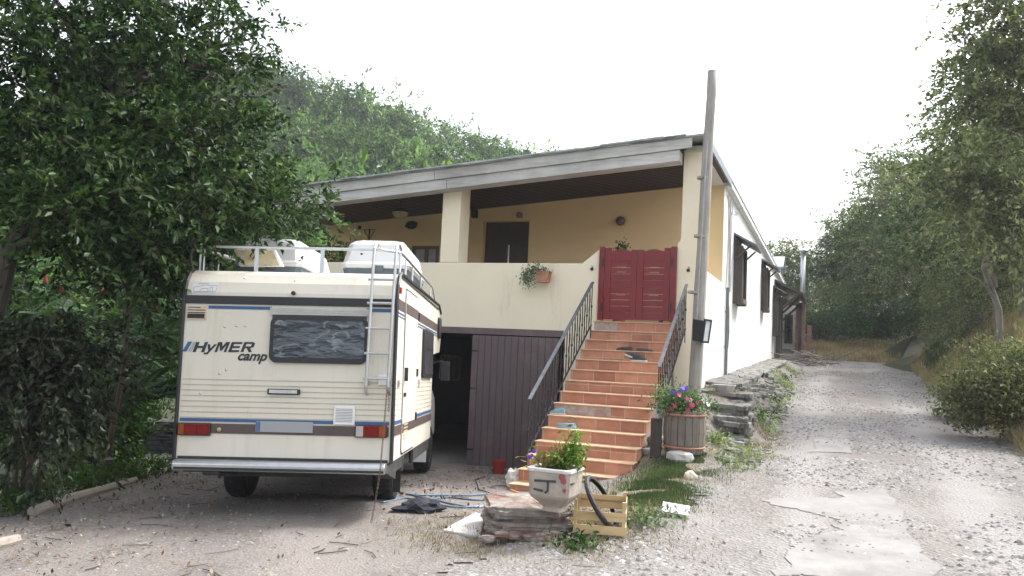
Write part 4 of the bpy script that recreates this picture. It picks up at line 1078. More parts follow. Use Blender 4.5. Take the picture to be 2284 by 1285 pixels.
def strata(mb, x0, x1, y0, y1, z0, z1, rows, seed, n=72, amp=.035, top=True):
    """a block of bedded stone: every bed steps in or out and crumbles along its edge"""
    random.seed(seed); cx_, cy_ = (x0+x1)/2, (y0+y1)/2; rings = []
    for r_ in range(rows+1):
        off = random.uniform(-amp, amp); zz_ = lerp(z0, z1, r_/rows)
        for q_ in (0, 1):
            ring_ = []
            for k in range(n):
                a = 2*math.pi*k/n; c_, s_ = math.cos(a), math.sin(a); sq = lambda q: math.copysign(abs(q)**.35, q)
                w_ = 1+(off+1.3*amp*vn(k*.55+seed, r_*1.7)+.9*amp*vn(k*1.9, r_*3.1+seed))/((x1-x0)/2)
                ring_.append((cx_+(x1-x0)/2*sq(c_)*w_, cy_+(y1-y0)/2*sq(s_)*w_, zz_+(z1-z0)/rows*.82*q_+.012*vn(k*.8, r_*2+seed)))
            rings.append(ring_)
    if top:
        last = rings[-1]
        for sc_ in (.85, .6, .3): rings.append([(cx_+(x-cx_)*sc_, cy_+(y-cy_)*sc_, z+.03*vn(x*9, y*9+sc_*7)) for x, y, z in last])
    loft0(mb, rings)
def loft0(mb, rings):
    n = len(rings[0]); v = [p for r_ in rings for p in r_]; f = []
    for i in range(len(rings)-1):
        for k in range(n): f.append((i*n+k, i*n+(k+1) % n, (i+1)*n+(k+1) % n, (i+1)*n+k))
    f.append(tuple(range(n-1, -1, -1))); f.append(tuple((len(rings)-1)*n+k for k in range(n))); mb.add(v, f)
M_slabs = mat('grey_slab', (.20, .192, .178), .95, .35, 4, 1.0, 16, dirt=(.12, .112, .10), stretch=(1, 1, 3))
# stone slabs of the ledge
slabs = [(.30, 1.75, .34, .75, .03, 'broad flat slate slab just behind the concrete bowl'), (.34, 3.3, .34, .72, .02, 'flat slate slab at the foot of the grey wall pipe'), (.30, 5.0, .32, .85, .02, 'flat slate slab below the first side window'), (.32, 7.0, .33, .95, .015, 'long flat slab past the first side window'), (.28, 9.2, .34, 1.1, .01, 'flat slab halfway along the white wall'), (.26, 11.8, .34, 1.3, .01, 'flat slab below the second side window'), (.25, 14.8, .36, 1.6, .01, 'furthest flat slab before the entrance canopy'), (.40, .42, .40, .50, .0, 'upper rock step of the ledge carrying the concrete bowl'), (.50, -.35, .36, .36, -.13, 'middle rock step of the ledge behind the barrel planter'), (.66, -.85, .26, .30, -.30, 'lowest rock step of the ledge right of the barrel planter')]
for i, (s_, t_, a, b, dz_, lb) in enumerate(slabs):
    zt_ = (1.19+.03*t_+.004*(i % 2)) if i < 7 else 1.15+dz_*.5; mb = MB()
    if i < 7: strata(mb, -a, a, -b*1.12, b*1.12, -.06, 0, 1, 30+i, 110, .05)
    else:
        strata(mb, -a, a, -b, b, -.16, -.02, 2, 30+i, 90, .07)
        for k in range(9): rock(mb, (random.uniform(-a, a)*.9, random.uniform(-b, b)*.95, -.10-.12*random.random()), (random.uniform(.08, .17), random.uniform(.07, .13), random.uniform(.05, .10)), 700+i*20+k, 11, 8, .35)
    o = mb.build('stone_slab', M_slabs); random.seed(i+3)
    o.matrix_world = HM @ Matrix.Translation((s_, t_, zt_-((.04, .12, .20)[i-7] if i > 6 else 0))) @ Matrix.Rotation(random.uniform(-.06, .06), 4, 'Z') @ Matrix.Rotation(random.uniform(.0, .05), 4, 'Y') @ Matrix.Rotation(random.uniform(-.05, .02) if i > 6 else .034, 4, 'X')
    tag(o, lb, 'stone slab', 'stone slabs along the white wall')
for k in range(110):
    s_ = .62+.55*random.random(); t_ = random.uniform(-2.4, 9); q = W(s_, t_); r_ = random.uniform(.04, .13); mb = MB()
    if k == 0: RB = MB()
    rock(RB, (q.x, q.y, H(q.x, q.y)+r_*.1), (r_*1.2, r_, r_*.5), 500+k, 9, 6, .35)
tag(RB.build('rubble', M_slabs), 'low grey rubble between the slabs under the white wall', 'rubble', kind='stuff')
p = W(.42, .10, 1.14); bowl = thing('planter_bowl', 'faceted grey concrete bowl on the upper rock step behind the barrel planter', 'planter', loc=p)
MB().lathe([(.12, 0), (.125, .015), (.19, .11), (.195, .125), (.17, .125), (.155, .09), (.0, .09)], n=8).build('bowl', M_conc, bowl, bevel=.006)
# tread of rocks right of the stairs
for i, (x, y, a) in enumerate(((1465, 985, .10), (1448, 1010, .08), (1478, 1012, .07), (1455, 960, .09), (1518, 1025, .14))):
    p = gpt(x, y, .02); mb = MB(); rock(mb, (0, 0, 0), (a*1.2, a, a*.7), 60+i); o = mb.build('rock', M_stone if i < 4 else M_conc); o.location = p
    tag(o, ('rough grey rock wedged beside the lower steps behind the dark post', 'small grey rock left of the dark stub post', 'small grey rock at the foot of the barrel planter', 'grey rock under the iron railing above the dark post')[i] if i < 4 else 'pale flat rock in front of the barrel planter', 'rock', 'rocks beside the steps' if i < 4 else None)
# barrel planter
p = gpt(1525, 1012, .0); M_barrel = wood('barrel_staves', (.17, .145, .125), .5, 7, 2)
bar = thing('barrel_planter', 'half wooden barrel planter full of petunias beside the stairs', 'planter', loc=p)
bp_ = [(.23, 0), (.265, .12), (.275, .28), (.265, .44), (.235, .54)]
m_ = MB()
for k in range(18):
    a0, a1 = 2*math.pi*(k+.04)/18, 2*math.pi*(k+.96)/18
    for (r0, z0_), (r1, z1_) in zip(bp_[:-1], bp_[1:]):
        m_.add([((r0-e)*math.cos(a), (r0-e)*math.sin(a), z0_) for e in (0, .025) for a in (a0, a1)]+[((r1-e)*math.cos(a), (r1-e)*math.sin(a), z1_) for e in (0, .025) for a in (a0, a1)], [(0, 1, 5, 4), (2, 6, 7, 3), (0, 4, 6, 2), (1, 3, 7, 5), (4, 5, 7, 6)])
m_.build('staves', M_barrel, bar)
MB().tube([(.268*math.cos(a), .268*math.sin(a), .49) for a in [2*math.pi*k/24 for k in range(25)]], .013, 6).tube([(.262*math.cos(a), .262*math.sin(a), .08) for a in [2*math.pi*k/24 for k in range(25)]], .012, 6).build('hoop', M_terra, bar)
MB().lathe([(.21, .46), (.0, .48)], n=16).build('soil', M_under, bar)
bushlet('foliage', rng.normal(size=(1500, 3))*[.17, .14, .09]+[-.02, 0, .62], .05, M_lf_mid, bar)
bushlet('foliage', rng.normal(size=(600, 3))*[.12, .10, .08]+[-.22, -.02, .70], .05, M_lf_grey, bar)
def flowers(n, c, sd_, size, mm, parent, name='flower'):
    for k in range(n):
        mb = MB(); q = Vector((random.gauss(c[0], sd_[0]), random.gauss(c[1], sd_[1]), random.gauss(c[2], sd_[2])))
        d = Vector((random.uniform(-.5, .5), -1, random.uniform(0, .8))).normalized(); Mq = Matrix.Translation(q) @ d.to_track_quat('Z', 'Y').to_matrix().to_4x4()
        mb.lathe([(.0, -.02), (size*.35, -.006), (size, .0+.004*(k % 2)), (size*.9, .003)], n=7, M=Mq)
        mb.build(name, mm, parent)
flowers(11, (.05, -.14, .60), (.12, .05, .045), .034, mat('pink_petunia', (.62, .06, .20), .5), bar)
flowers(9, (-.18, -.08, .74), (.10, .05, .07), .032, mat('purple_petunia', (.10, .05, .42), .5), bar)
flowers(5, (.2, -.10, .62), (.05, .04, .05), .036, mat('white_petunia', (.75, .72, .72), .5), bar)
# dark board post with jar lantern
p = gpt(1462, 1022, 0); bpst = thing('stub_post', 'short dark wooden board standing beside the lowest steps', 'post', loc=p, rz=-AH)
MB().bx(-.07, .07, -.03, .03, -.05, .50).build('board', wood('dark_board', (.055, .043, .040), .6, 8, 2), bpst, bevel=.006)
jar = thing('jar_lantern', 'small glass jar lantern standing on the dark stub post', 'lantern', loc=p+Vector((0, 0, .50)))
MB().lathe([(.045, 0), (.05, .02), (.05, .11), (.035, .13)], n=14).build('jar', mat('cloudy_glass', (.40, .42, .43), .15, .3, 20), jar, smooth=True)
MB().lathe([(.04, .13), (.04, .16), (.0, .165)], n=12).tube([(.05*math.cos(a), 0, .15+.06*math.sin(a)) for a in [math.pi*k/8 for k in range(9)]], .003, 4).build('lid', M_steel, jar)

# stone block and concrete trough planter
p1 = gpt(1075, 1205, 0); 
blk = thing('stone_base', 'crumbling block of slate and brick under the concrete planter', 'stone block', loc=gpt(1180, 1190, 0), rz=R(4))
blk_p = Vector(blk.location)
def stratamat(name, cols):
    m, nt, b = nm(name)
    cc = ramp(nt, noise(nt, 1.6, 8, .75, (1.2, 1.2, 16)), [(.30+.10*i, c) for i, c in enumerate(cols)])
    k = ramp(nt, noise(nt, 7, 8, .75), [(.32, (.55, .53, .50)), (.66, (1.25, 1.22, 1.2))]); cc = mixc(nt, 1.0, cc, k, 'MULTIPLY')
    nt.links.new(cc, b.inputs['Base Color']); b.inputs['Roughness'].default_value = .95; b.inputs['Specular IOR Level'].default_value = .1
    bump(nt, b, noise(nt, 11, 9, .8, (1, 1, 4)), 1.0, .03); return m
M_strat = stratamat('bedded_slate', [(.20, .17, .15), (.28, .16, .13), (.31, .285, .26), (.37, .345, .32), (.24, .21, .19)])
mb = MB(); strata(mb, -.36, .34, -.16, .60, -.06, .215, 9, 5); mb.build('slate_courses', M_strat, blk)
mb = MB()
for k in range(34): rock(mb, (random.uniform(-.40, .50), random.uniform(-.34, -.16), random.uniform(-.01, .05)), (random.uniform(.03, .09), random.uniform(.02, .05), random.uniform(.012, .03)), 300+k, 8, 5, .35)
mb.build('fallen_chips', M_strat, blk)
tp = gpt(1236, 1140, .0); tp = onz(1237, 1138, H(tp.x, tp.y)+.22)
PL = thing('concrete_planter', 'tapered square concrete planter with black and red graffiti', 'planter', loc=tp, rz=R(-24)); PL.scale = (.84, .84, .84)
def loft(mb, rings):
    n = len(rings[0]); v = [p for r_ in rings for p in r_]; f = []
    for i in range(len(rings)-1):
        for k in range(n): f.append((i*n+k, i*n+(k+1) % n, (i+1)*n+(k+1) % n, (i+1)*n+k))
    f.append(tuple(range(n-1, -1, -1))); f.append(tuple((len(rings)-1)*n+k for k in range(n))); mb.add(v, f)
def hx(a, z, c=.03): return [(-a+c, -a, z), (a-c, -a, z), (a, -a+c, z), (a, a-c, z), (a-c, a, z), (-a+c, a, z), (-a, a-c, z), (-a, -a+c, z)]
mb = MB(); loft(mb, [hx(.115, 0), hx(.10, .035), hx(.105, .05), hx(.20, .145), hx(.212, .17), hx(.222, .40)])
mb.build('pot', mat('stained_concrete', (.36, .32, .28), .95, .3, 5, .9, 24, dirt=(.27, .21, .17)), PL, bevel=.006)
mb = MB(); o_ = hx(.236, .40, .035); i_ = hx(.190, .40, .03); n = 8
v = [*o_, *i_, *[(x, y, .435) for x, y, _ in o_], *[(x, y, .435) for x, y, _ in i_]]
f = []
for k in range(n):
    k2 = (k+1) % n; f += [(k, k2, 16+k2, 16+k), (8+k, 24+k, 24+k2, 8+k2), (16+k, 16+k2, 24+k2, 24+k), (k, 8+k, 8+k2, k2)]
mb.add(v, f).build('rim', mat('pale_rim_concrete', (.58, .56, .53), .9, .2, 8, .8, 30), PL, bevel=.008)
MB().add([(x*.99, y*.99, .422) for x, y, _ in i_], [tuple(range(8))]).build('soil', M_under, PL)
# graffiti on the two front faces: strokes laid just proud of each face
def face_pt(u, z, face):
    k = (z-.17)/.23; face = (0, 2)[face]; lo_, hi_ = hx(.212, .17), hx(.222, .40)
    a = Vector(lo_[face]).lerp(Vector(hi_[face]), k); b = Vector(lo_[face+1]).lerp(Vector(hi_[face+1]), k)
    p = a.lerp(b, u); nrm_ = Vector((b.y-a.y, -(b.x-a.x), 0)).normalized(); return p+nrm_*.004
gm_ = MB()
for st2 in ([(.12, .31), (.72, .32)], [(.50, .32), (.50, .22), (.42, .20)], [(.10, .225), (.35, .215)], ): gm_.tube([face_pt(u, z, 0) for u, z in st2], .012, 6)
gm_.tube([face_pt(u, z, 1) for u, z in [(-.05+.1, .30), (.30, .30)]], .010, 6)
gm_.build('black_graffiti', mat('black_spray', (.05, .045, .05), .8), PL)
gr_ = MB()
for (u, z, r_) in ((.88, .37, .035), (.93, .33, .03), (.97, .24, .02)): 
    q_ = face_pt(u, z, 0); gr_.lathe([(0, .003), (r_, .001), (r_, -.004)], (0, 0, 0), 12, Matrix.Translation(q_) @ Matrix.Rotation(R(90), 4, 'X') @ Matrix.Rotation(0, 4, 'Z'))
gr_.build('red_graffiti', mat('red_spray', (.30, .08, .08), .9), PL)
pp = np.concatenate([rng.normal(size=(420, 3))*[.055, .05, .10]+[.17, .02, .60], rng.normal(size=(260, 3))*[.08, .06, .05]+[.06, .0, .50]])
bushlet('foliage', pp, .055, M_lf_mid, PL)
bushlet('dry_stems', rng.normal(size=(260, 3))*[.11, .08, .05]+[-.08, 0, .49], .06, leafmat('dry_plant', [(.20, .15, .07), (.30, .24, .10), (.13, .17, .05)]), PL)
flowers(5, (-.24, -.06, .50), (.03, .03, .03), .022, mat('violet_flower', (.09, .03, .35), .5), PL)
sm = MB()
for k in range(16): e = (random.gauss(.08, .12), random.gauss(0, .06), random.uniform(.52, .76)); branchy(sm, (random.gauss(.03, .08), 0, .42), e, .004, .002, .08, 4, 4)
sm.build('stem', M_lf_mid, PL)

# wooden crate and tyre
cp0 = gpt(1338, 1190, 0); M_crate = wood('pale_crate_wood', (.52, .38, .20), .7, 8, 0, .75)
cr = thing('crate', 'light wooden slatted crate leaning by the concrete planter', 'crate', loc=cp0+Vector((0, .02, .01)), rz=R(-9))
cw, cd, chh = .205, .15, .27
for (x, y) in ((-cw, -cd), (cw, -cd), (cw, cd), (-cw, cd)):
    MB().bx(x-.014, x+.014, y-.014, y+.014, 0, chh+.04*(y > 0)+.02).build('corner_post', M_crate, cr)
for z in (.0, .115):
    MB().bx(-cw-.014, cw+.014, -cd-.022, -cd-.0145, z+.01, z+.085).build('slat', M_crate, cr)
    MB().bx(-cw-.014, cw+.014, cd+.0145, cd+.022, z+.01+.05, z+.085+.05).build('slat', M_crate, cr)
    for sx in (-1, 1): MB().bx(min(sx*(cw+.0145), sx*(cw+.022)), max(sx*(cw+.0145), sx*(cw+.022)), -cd-.014, cd+.014, z+.01, z+.085).build('slat', M_crate, cr)
MB().bx(cw+.0145, cw+.022, -cd-.014, cd+.014, .24, .29).build('slat', M_crate, cr); MB().bx(-cw-.014, cw+.014, cd+.0145, cd+.022, .23, .29).build('slat', M_crate, cr)
MB().bx(-cw, cw, -cd, cd, .004, .012).build('bottom', M_crate, cr)
T0, T1 = at(1308, 1062, cp0.y+.04), at(1362, 1145, cp0.y+.0)
tyc = cp0+Vector((.01, .05, .255)); ty = MB(); ring = []
tdir = Vector((.52, -.15, -.84)).normalized(); tsd = Vector((.20, .95, .20)).normalized(); tsd = (tsd-tdir*tsd.dot(tdir)).normalized(); tn = tdir.cross(tsd)
Rr, rr2 = .235, .026
nn_ = 48; v = []; f = []
for i in range(nn_):
    a = 2*math.pi*i/nn_; e = (tdir*math.cos(a)*Rr+tsd*math.sin(a)*Rr)
    er = e.normalized()
    for k in range(7):   # open C-shaped section
        b = R(-130+260*k/6); rr_ = rr2*(1+.07*((i+k) % 2)*(1 if 1 < k < 5 else 0)); v.append(tuple(e+er*rr_*math.cos(b)+tn*rr_*math.sin(b)*.9))
for i in range(nn_):
    for k in range(6): a = i*7+k; b = ((i+1) % nn_)*7+k; f.append((a, b, b+1, a+1))
ty.add(v, f); o = ty.build('bicycle_tyre', M_black); o.location = tyc
so2 = o.modifiers.new('thickness', 'SOLIDIFY'); so2.thickness = .004
tag(o, 'worn black bicycle tyre standing in the wooden crate', 'tyre')
# white tray
p = gpt(1507, 1142, .05); tr_ = MB()
tr_.add([(-.09, -.06, 0), (.09, -.06, 0), (.09, .06, 0), (-.09, .06, 0), (-.115, -.08, .03), (.115, -.08, .03), (.115, .08, .03), (-.115, .08, .03)], [(0, 3, 2, 1), (0, 1, 5, 4), (1, 2, 6, 5), (2, 3, 7, 6), (3, 0, 4, 7)])
tr_.bx(-.125, .125, -.09, -.08, .028, .034).bx(-.125, .125, .08, .09, .028, .034).bx(-.125, -.115, -.08, .08, .028, .034).bx(.115, .125, -.08, .08, .028, .034)
o = tr_.build('food_tray', M_whitep); o.location = p; o.rotation_euler = (R(18), R(5), R(-12)); tag(o, 'white plastic food tray lying on the gravel edge', 'tray')
so2 = o.modifiers.new('thickness', 'SOLIDIFY'); so2.thickness = .003
# crumpled paper bag
def crumple(name, x, y, size, mm, label, cat, seed, off=.0, flat=1.0, p=None, rz=0):
    random.seed(seed); bm = bmesh.new(); bmesh.ops.create_icosphere(bm, subdivisions=3, radius=1)
    for v in bm.verts:
        k = 1+.35*vn(v.co.x*3+seed, v.co.y*3)+.45*vn(v.co.z*4+seed, v.co.x*4+3)+.25*vn(v.co.x*8+seed, v.co.z*8+3); v.co = Vector((v.co.x*size[0]*k, v.co.y*size[1]*k, max(-.4, v.co.z)*size[2]*k))
    me = bpy.data.meshes.new(name); bm.to_mesh(me); bm.free(); me.materials.append(mm)
    o = bpy.data.objects.new(name, me); col.objects.link(o); q = p or gpt(x, y, 0); o.location = q+Vector((0, 0, size[2]*.4+off)); o.rotation_euler.z = rz
    return tag(o, label, cat)
crumple('paper_bag', 1540, 1072, (.075, .06, .08), mat('crumpled_paper', (.62, .55, .46), .9, .25, 20), 'crumpled pale paper bag on the grass verge', 'bag', 3)
crumple('black_cloth', 938, 1140, (.24, .13, .09), mat('black_cloth', (.016, .018, .028), .85, .4, 14, .6, 40), 'heap of black cloth on the driveway beside the hose', 'cloth', 11, rz=.3)
crumple('plastic_sack', 1148, 1085, (.13, .10, .16), mat('dirty_white_plastic', (.60, .58, .55), .5, .2, 12), 'dirty white plastic sack slumped against the bottom steps', 'sack', 21)
# hose
M_hose = mat('blue_hose', (.10, .17, .25), .45, .2, 10, .1)
hz = MB()
def gp2(x, y, o_=.012): return gpt(x, y, o_)
for path in ([(840, 1118), (860, 1120), (900, 1112), (945, 1116), (1000, 1110), (1060, 1116), (1112, 1114), (1118, 1108), (1095, 1102), (1040, 1106), (980, 1105), (920, 1104), (890, 1098)],
             [(890, 1098), (950, 1112), (1010, 1124), (1060, 1132), (1100, 1124), (1116, 1112)], [(985, 1128), (1030, 1132), (1080, 1128), (1110, 1118)]):
    ps_ = [gp2(*q_) for q_ in path]; sm_ = []
    for i in range(len(ps_)-1):
        a, b, c, d = ps_[max(0, i-1)], ps_[i], ps_[i+1], ps_[min(len(ps_)-1, i+2)]
        for k in range(6):
            t = k/6; sm_.append(.5*((2*b)+(c-a)*t+(2*a-5*b+4*c-d)*t*t+(3*b-3*c+d-a)*t**3))
    hz.tube(sm_+[ps_[-1]], .010, 6)
tag(hz.build('hose', M_hose), 'blue garden hose lying in loops beside the motorhome wheel', 'hose')
wr_ = MB(); wp = [gp2(*q_) for q_ in ((1120, 1035), (1085, 1062), (1060, 1070), (1068, 1092), (1092, 1100), (1105, 1112))]; wr_.tube(wp, .007, 5)
tag(wr_.build('cable', M_black), 'thin dark cable looping over the ground near the red bucket', 'cable')
# bucket, planks
p = gpt(1112, 1057, 0); bk = thing('bucket', 'small red plastic bucket at the foot of the garage door', 'bucket', loc=p)
MB().lathe([(.0, .005), (.085, 0), (.105, .18), (.112, .18), (.112, .195), (.100, .195), (.08, .012), (0, .012)], n=20).build('pail', mat('red_plastic', (.30, .028, .022), .45, .15), bk)
for (xa, ya, xb, yb, w_, lb) in ((1045, 1050, 1094, 1049, .02, 'thin grey plank on the ground left of the red bucket'), (1126, 1053, 1166, 1040, .03, 'dark weathered plank leaning right of the red bucket')):
    a, b = gpt(xa, ya, .03), gpt(xb, yb, .05); mb = MB().tube([a, b], w_, 4); tag(mb.build('plank', wood('plank_wood', (.16, .14, .12), .6)), lb, 'plank')
# garden tool
a, b, c = gpt(1140, 1095, .16), gpt(1168, 1106, .13), gpt(1170, 1120, .02)
gt = thing('garden_tool', 'hand tool with orange wooden handle stuck in the stone block', 'tool', loc=c)
MB().tube([a-c, (a+b)/2-c, b-c], [.014, .017, .012], 8).build('handle', mat('orange_wood', (.45, .20, .07), .6), gt)
MB().tube([b-c, b-c+Vector((.02, 0, -.02)), (0, 0, 0)], .006, 6).build('blade', M_iron, gt)
# white slab on the driveway
slp_ = [gpt(x, y, .02) for x, y in ((985, 1182), (1062, 1142), (1082, 1150), (1072, 1195))]
mb = MB().add([*slp_, *[q_-Vector((0, 0, .06)) for q_ in slp_]], [(0, 1, 2, 3), (7, 6, 5, 4), (0, 4, 5, 1), (1, 5, 6, 2), (2, 6, 7, 3), (3, 7, 4, 0)])
tag(mb.build('concrete_slab', M_conc, bevel=.01), 'pale flat concrete slab set in the ground left of the stone block', 'slab')
# shoes
def shoe(name, label, M_, c1, c2, L=.28, kind='sneaker'):
    o = thing(name, label, 'shoe', M=M_, group='shoes left on the stairs')
    def outline(w_): return [(-.5*L, -.028), (-.30*L, -.036*w_), (.15*L, -.044*w_), (.42*L, -.034*w_), (.5*L, 0), (.42*L, .036*w_), (.15*L, .044*w_), (-.30*L, .034*w_), (-.5*L, .028)]
    MB().prism(outline(1.05), 0, .022, 'z').build('sole', c2, o, bevel=.004)
    prof_ = [(0, 1.0, 0), (.03, 1.0, 0), (.06, .85, 0), (.085, .5, -.1)]
    mb = MB(); rs = []
    for z, w_, _ in prof_:
        ring_ = []
        for (x, y) in outline(1):
            k = 1 if z < .03 else (1-.35*max(0, x/L+.1)*(z/.07))
            zz = .022+z*(1 if x < .05*L else max(.25, 1-1.6*(x/L-.05))) if z > .02 else .022+z
            ring_.append((x*(1-.06*z/.07), y*w_, zz))
        rs.append(ring_)
    if kind == 'slipper': 
        rs = [[(x, y, z*.8) for x, y, z in r_ if True] for r_ in rs[:3]]+[[(x*.9+.02*L, y*.6, .072 if x > -.1*L else .03) for x, y, z in rs[3]]]
    loft(mb, rs); mb.build('upper', c1, o, bevel=.005); return o
M_sh1 = mat('dark_grey_fabric', (.06, .055, .055), .8); M_shs = mat('white_sole', (.6, .58, .55), .6); M_sh2 = mat('pale_blue_fabric', (.22, .36, .42), .8); M_sh3 = mat('grey_blue_felt', (.25, .32, .38), .9)
def onstep(k, px_, dt=.10):
    z = Z0-RI*k; s = hp(px_, Z0, -RU*k+dt)
    d = HI.to_3x3() @ ray(px_, 900); 
    p = onp(HI, 1, -RU*k+dt, px_, 850); return HM @ Matrix.Translation((p.x, -RU*k+dt, z+.003))
shoe('shoe', 'dark sneaker resting against its partner on an upper step', onstep(4, 1407) @ Matrix.Rotation(R(205), 4, 'Z') @ Matrix.Rotation(R(-22), 4, 'Y') @ Matrix.Translation((0, 0, .04)), M_sh1, M_shs)
shoe('shoe', 'dark sneaker lying flat at the middle of an upper step', onstep(4, 1424, .07) @ Matrix.Rotation(R(-15), 4, 'Z'), M_sh1, M_shs)
shoe('shoe', 'black flat shoe at the left of a pair two thirds up the stairs', onstep(3, 1390) @ Matrix.Rotation(R(170), 4, 'Z') @ Matrix.Scale(.6, 4, (0, 0, 1)), M_sh1, M_sh1)
shoe('shoe', 'black flat shoe at the right of a pair two thirds up the stairs', onstep(3, 1437) @ Matrix.Rotation(R(10), 4, 'Z') @ Matrix.Scale(.45, 4, (0, 0, 1)), M_sh1, M_sh1)
shoe('shoe', 'light blue slipper at the left end of a lower step', onstep(9, 1246, .12) @ Matrix.Rotation(R(185), 4, 'Z') @ Matrix.Scale(.8, 4), M_sh2, M_shs)
shoe('shoe', 'grey blue clog lying on a lower step behind the planter', onstep(10, 1268, .12) @ Matrix.Rotation(R(15), 4, 'Z'), M_sh3, M_sh2, kind='slipper')
shoe('shoe', 'small pale shoe under the swing gate at the stair top', onstep(0, 1470, .16) @ Matrix.Rotation(R(100), 4, 'Z') @ Matrix.Scale(.8, 4), M_sh1, M_shs)
# driveway logs
for (pts_, r_, lb) in (([(72, 1142), (150, 1115), (230, 1092), (302, 1070)], [.05, .055, .05, .035], 'long peeled log edging the driveway below the shrubs'), ([(-40, 1222), (0, 1214), (38, 1204)], [.045, .05, .045], 'short cut log end at the bottom left of the driveway')):
    ps_ = [gpt(x, y, .03) for x, y in pts_]; tag(MB().tube(ps_, r_, 9).build('log', wood('peeled_log', (.30, .26, .22), .6, 6, 0)), lb, 'log')

# pile of dark slate with netting
p = gpt(345, 1008, 0); stk_ = thing('slate_stack', 'dry stack of dark slates by the left corner of the motorhome', 'stone stack', loc=p)
mb = MB(); random.seed(9)
for lay in range(17):
    for k in range(6): x = -.42+.84*k/5+random.uniform(-.06, .06); mb.bx(x-.13, x+.12, -.26+random.uniform(-.05, .03), .25, .02+lay*.03, .02+lay*.03+.024, Matrix.Rotation(random.uniform(-.02, .02), 4, 'Y'))
mb.build('slates', mat('dark_slate', (.065, .065, .065), .8, .4, 9, .5, 25), stk_)
mb = MB(); random.seed(10)
for k in range(30): mb.bx(*(lambda x, y: (x-.09, x+.09, y-.06, y+.06))(random.uniform(-.4, .4), random.uniform(-.25, .2)), .535+random.uniform(0, .03), .555+random.uniform(0, .03))
mb.build('top_slates', M_stone, stk_)

# ================================================================ vegetation
M_plum = leafmat('plum_leaves', [(.006, .017, .008), (.013, .033, .012), (.025, .053, .019), (.050, .094, .032), (.09, .13, .070)], .28, .38)
M_green = leafmat('bright_leaves', [(.022, .052, .016), (.045, .095, .026), (.085, .155, .045)], .3)
M_pale = leafmat('pale_leaves', [(.10, .17, .06), (.16, .25, .10), (.22, .33, .15)], .35)
M_dark = leafmat('dark_purple_leaves', [(.007, .013, .007), (.016, .027, .013), (.032, .044, .024), (.09, .10, .075)], .2, .4)
M_sumac = leafmat('sumac_leaves', [(.018, .045, .018), (.032, .072, .026), (.055, .11, .04)], .25)
M_hillf = leafmat('hill_foliage', [(.025, .055, .018), (.045, .09, .028), (.075, .13, .040), (.13, .19, .07)], .3)
M_olive = leafmat('olive_foliage', [(.065, .085, .045), (.125, .15, .08), (.19, .215, .12), (.30, .32, .21)], .3)
M_scrub = leafmat('scrub_leaves', [(.035, .045, .02), (.065, .08, .032), (.10, .115, .05), (.19, .19, .10)], .2)
def tree(name, label, cat, base, top_pts, blobs, nleaf, lsize, lm, bark, r0=.09, group=None, sub=30, spread=.2, droop=.3, twigs=24, shell=.5, up=.5, per=22, spl=None):
    """blobs are world-space ellipsoids; limbs run from the trunk into them"""
    base = Vector(base); t = thing(name, label, cat, loc=base, group=group)
    bl = [(np.array(c)-np.array(base), r_, w_) for c, r_, w_ in blobs]
    _, subs = blobpts(bl, 200, sub, spread, shell)
    P, D_, T_ = sprays(bl, nleaf, spl or lsize*7, per, droop, shell-.1)
    leaves('crown', P, lsize, lm, t, droop=droop, up=up, dirs=D_)
    mb = MB(); twigs_mesh(mb, T_, .3, droop, lsize*.03); pts_ = [Vector(p)-base for p in top_pts]
    mb.tube(pts_, [lerp(r0, r0*.45, i/(len(pts_)-1)) for i in range(len(pts_))], 9)
    for (c, r_, w_), sb in zip(bl, subs):
        a = min(pts_[1:], key=lambda q: (q-Vector(c)).length); lp = branchy(mb, a, c, r0*.4, r0*.18, .12, 7)
        k = min(len(sb), max(3, int(twigs/len(bl))))
        for q in sb[:k]: branchy(mb, random.choice(lp[3:]), Vector(q), r0*.12, .004, .12, 5, 5)
    mb.build('trunk', bark, t); return t
E_ = lambda x, y, Y: tuple(at(x, y, Y))
def EB(x, y, Y, rx, ry, dep, w=1): k = Y/FPX; return (E_(x, y, Y), (rx*k, dep, ry*k), w)
random.seed(31)
# big overhanging plum tree at the left
bb = [EB(60, 150, 8.6, 160, 150, 1.0, 1.6), EB(250, 130, 9.0, 190, 130, 1.0, 1.8), EB(430, 140, 9.4, 130, 110, .9, 1.1), EB(120, 350, 8.2, 190, 120, .9, 1.8), EB(350, 330, 8.8, 190, 120, .9, 1.6), EB(510, 330, 9.2, 90, 90, .8, .5), EB(300, 480, 8.4, 190, 80, .8, 1.3), EB(490, 440, 8.8, 130, 50, .7, .7), EB(650, 455, 9.4, 110, 28, .4, .28), EB(610, 505, 9.2, 60, 20, .4, .12), EB(150, 470, 7.8, 90, 50, .6, .6), EB(-150, 300, 8.5, 160, 300, 1.4, 1.6), EB(540, 90, 9.8, 50, 60, .6, .22), EB(100, -60, 9, 260, 110, 1.4, 1.2), EB(400, -50, 9.4, 200, 70, 1.2, .7), EB(360, 545, 8.4, 70, 40, .5, .25)]
tr0 = gpt(-60, 1140, 0)
tree('plum_tree', 'large dark green tree overhanging the motorhome from the left', 'tree', tr0, [tr0, E_(-40, 800, 8.2), E_(20, 560, 8.3), E_(110, 400, 8.6), E_(240, 260, 8.9)], bb, 50000, .085, M_plum, M_bark, .13, None, 30, .17, .5, 70, per=26, spl=.60)
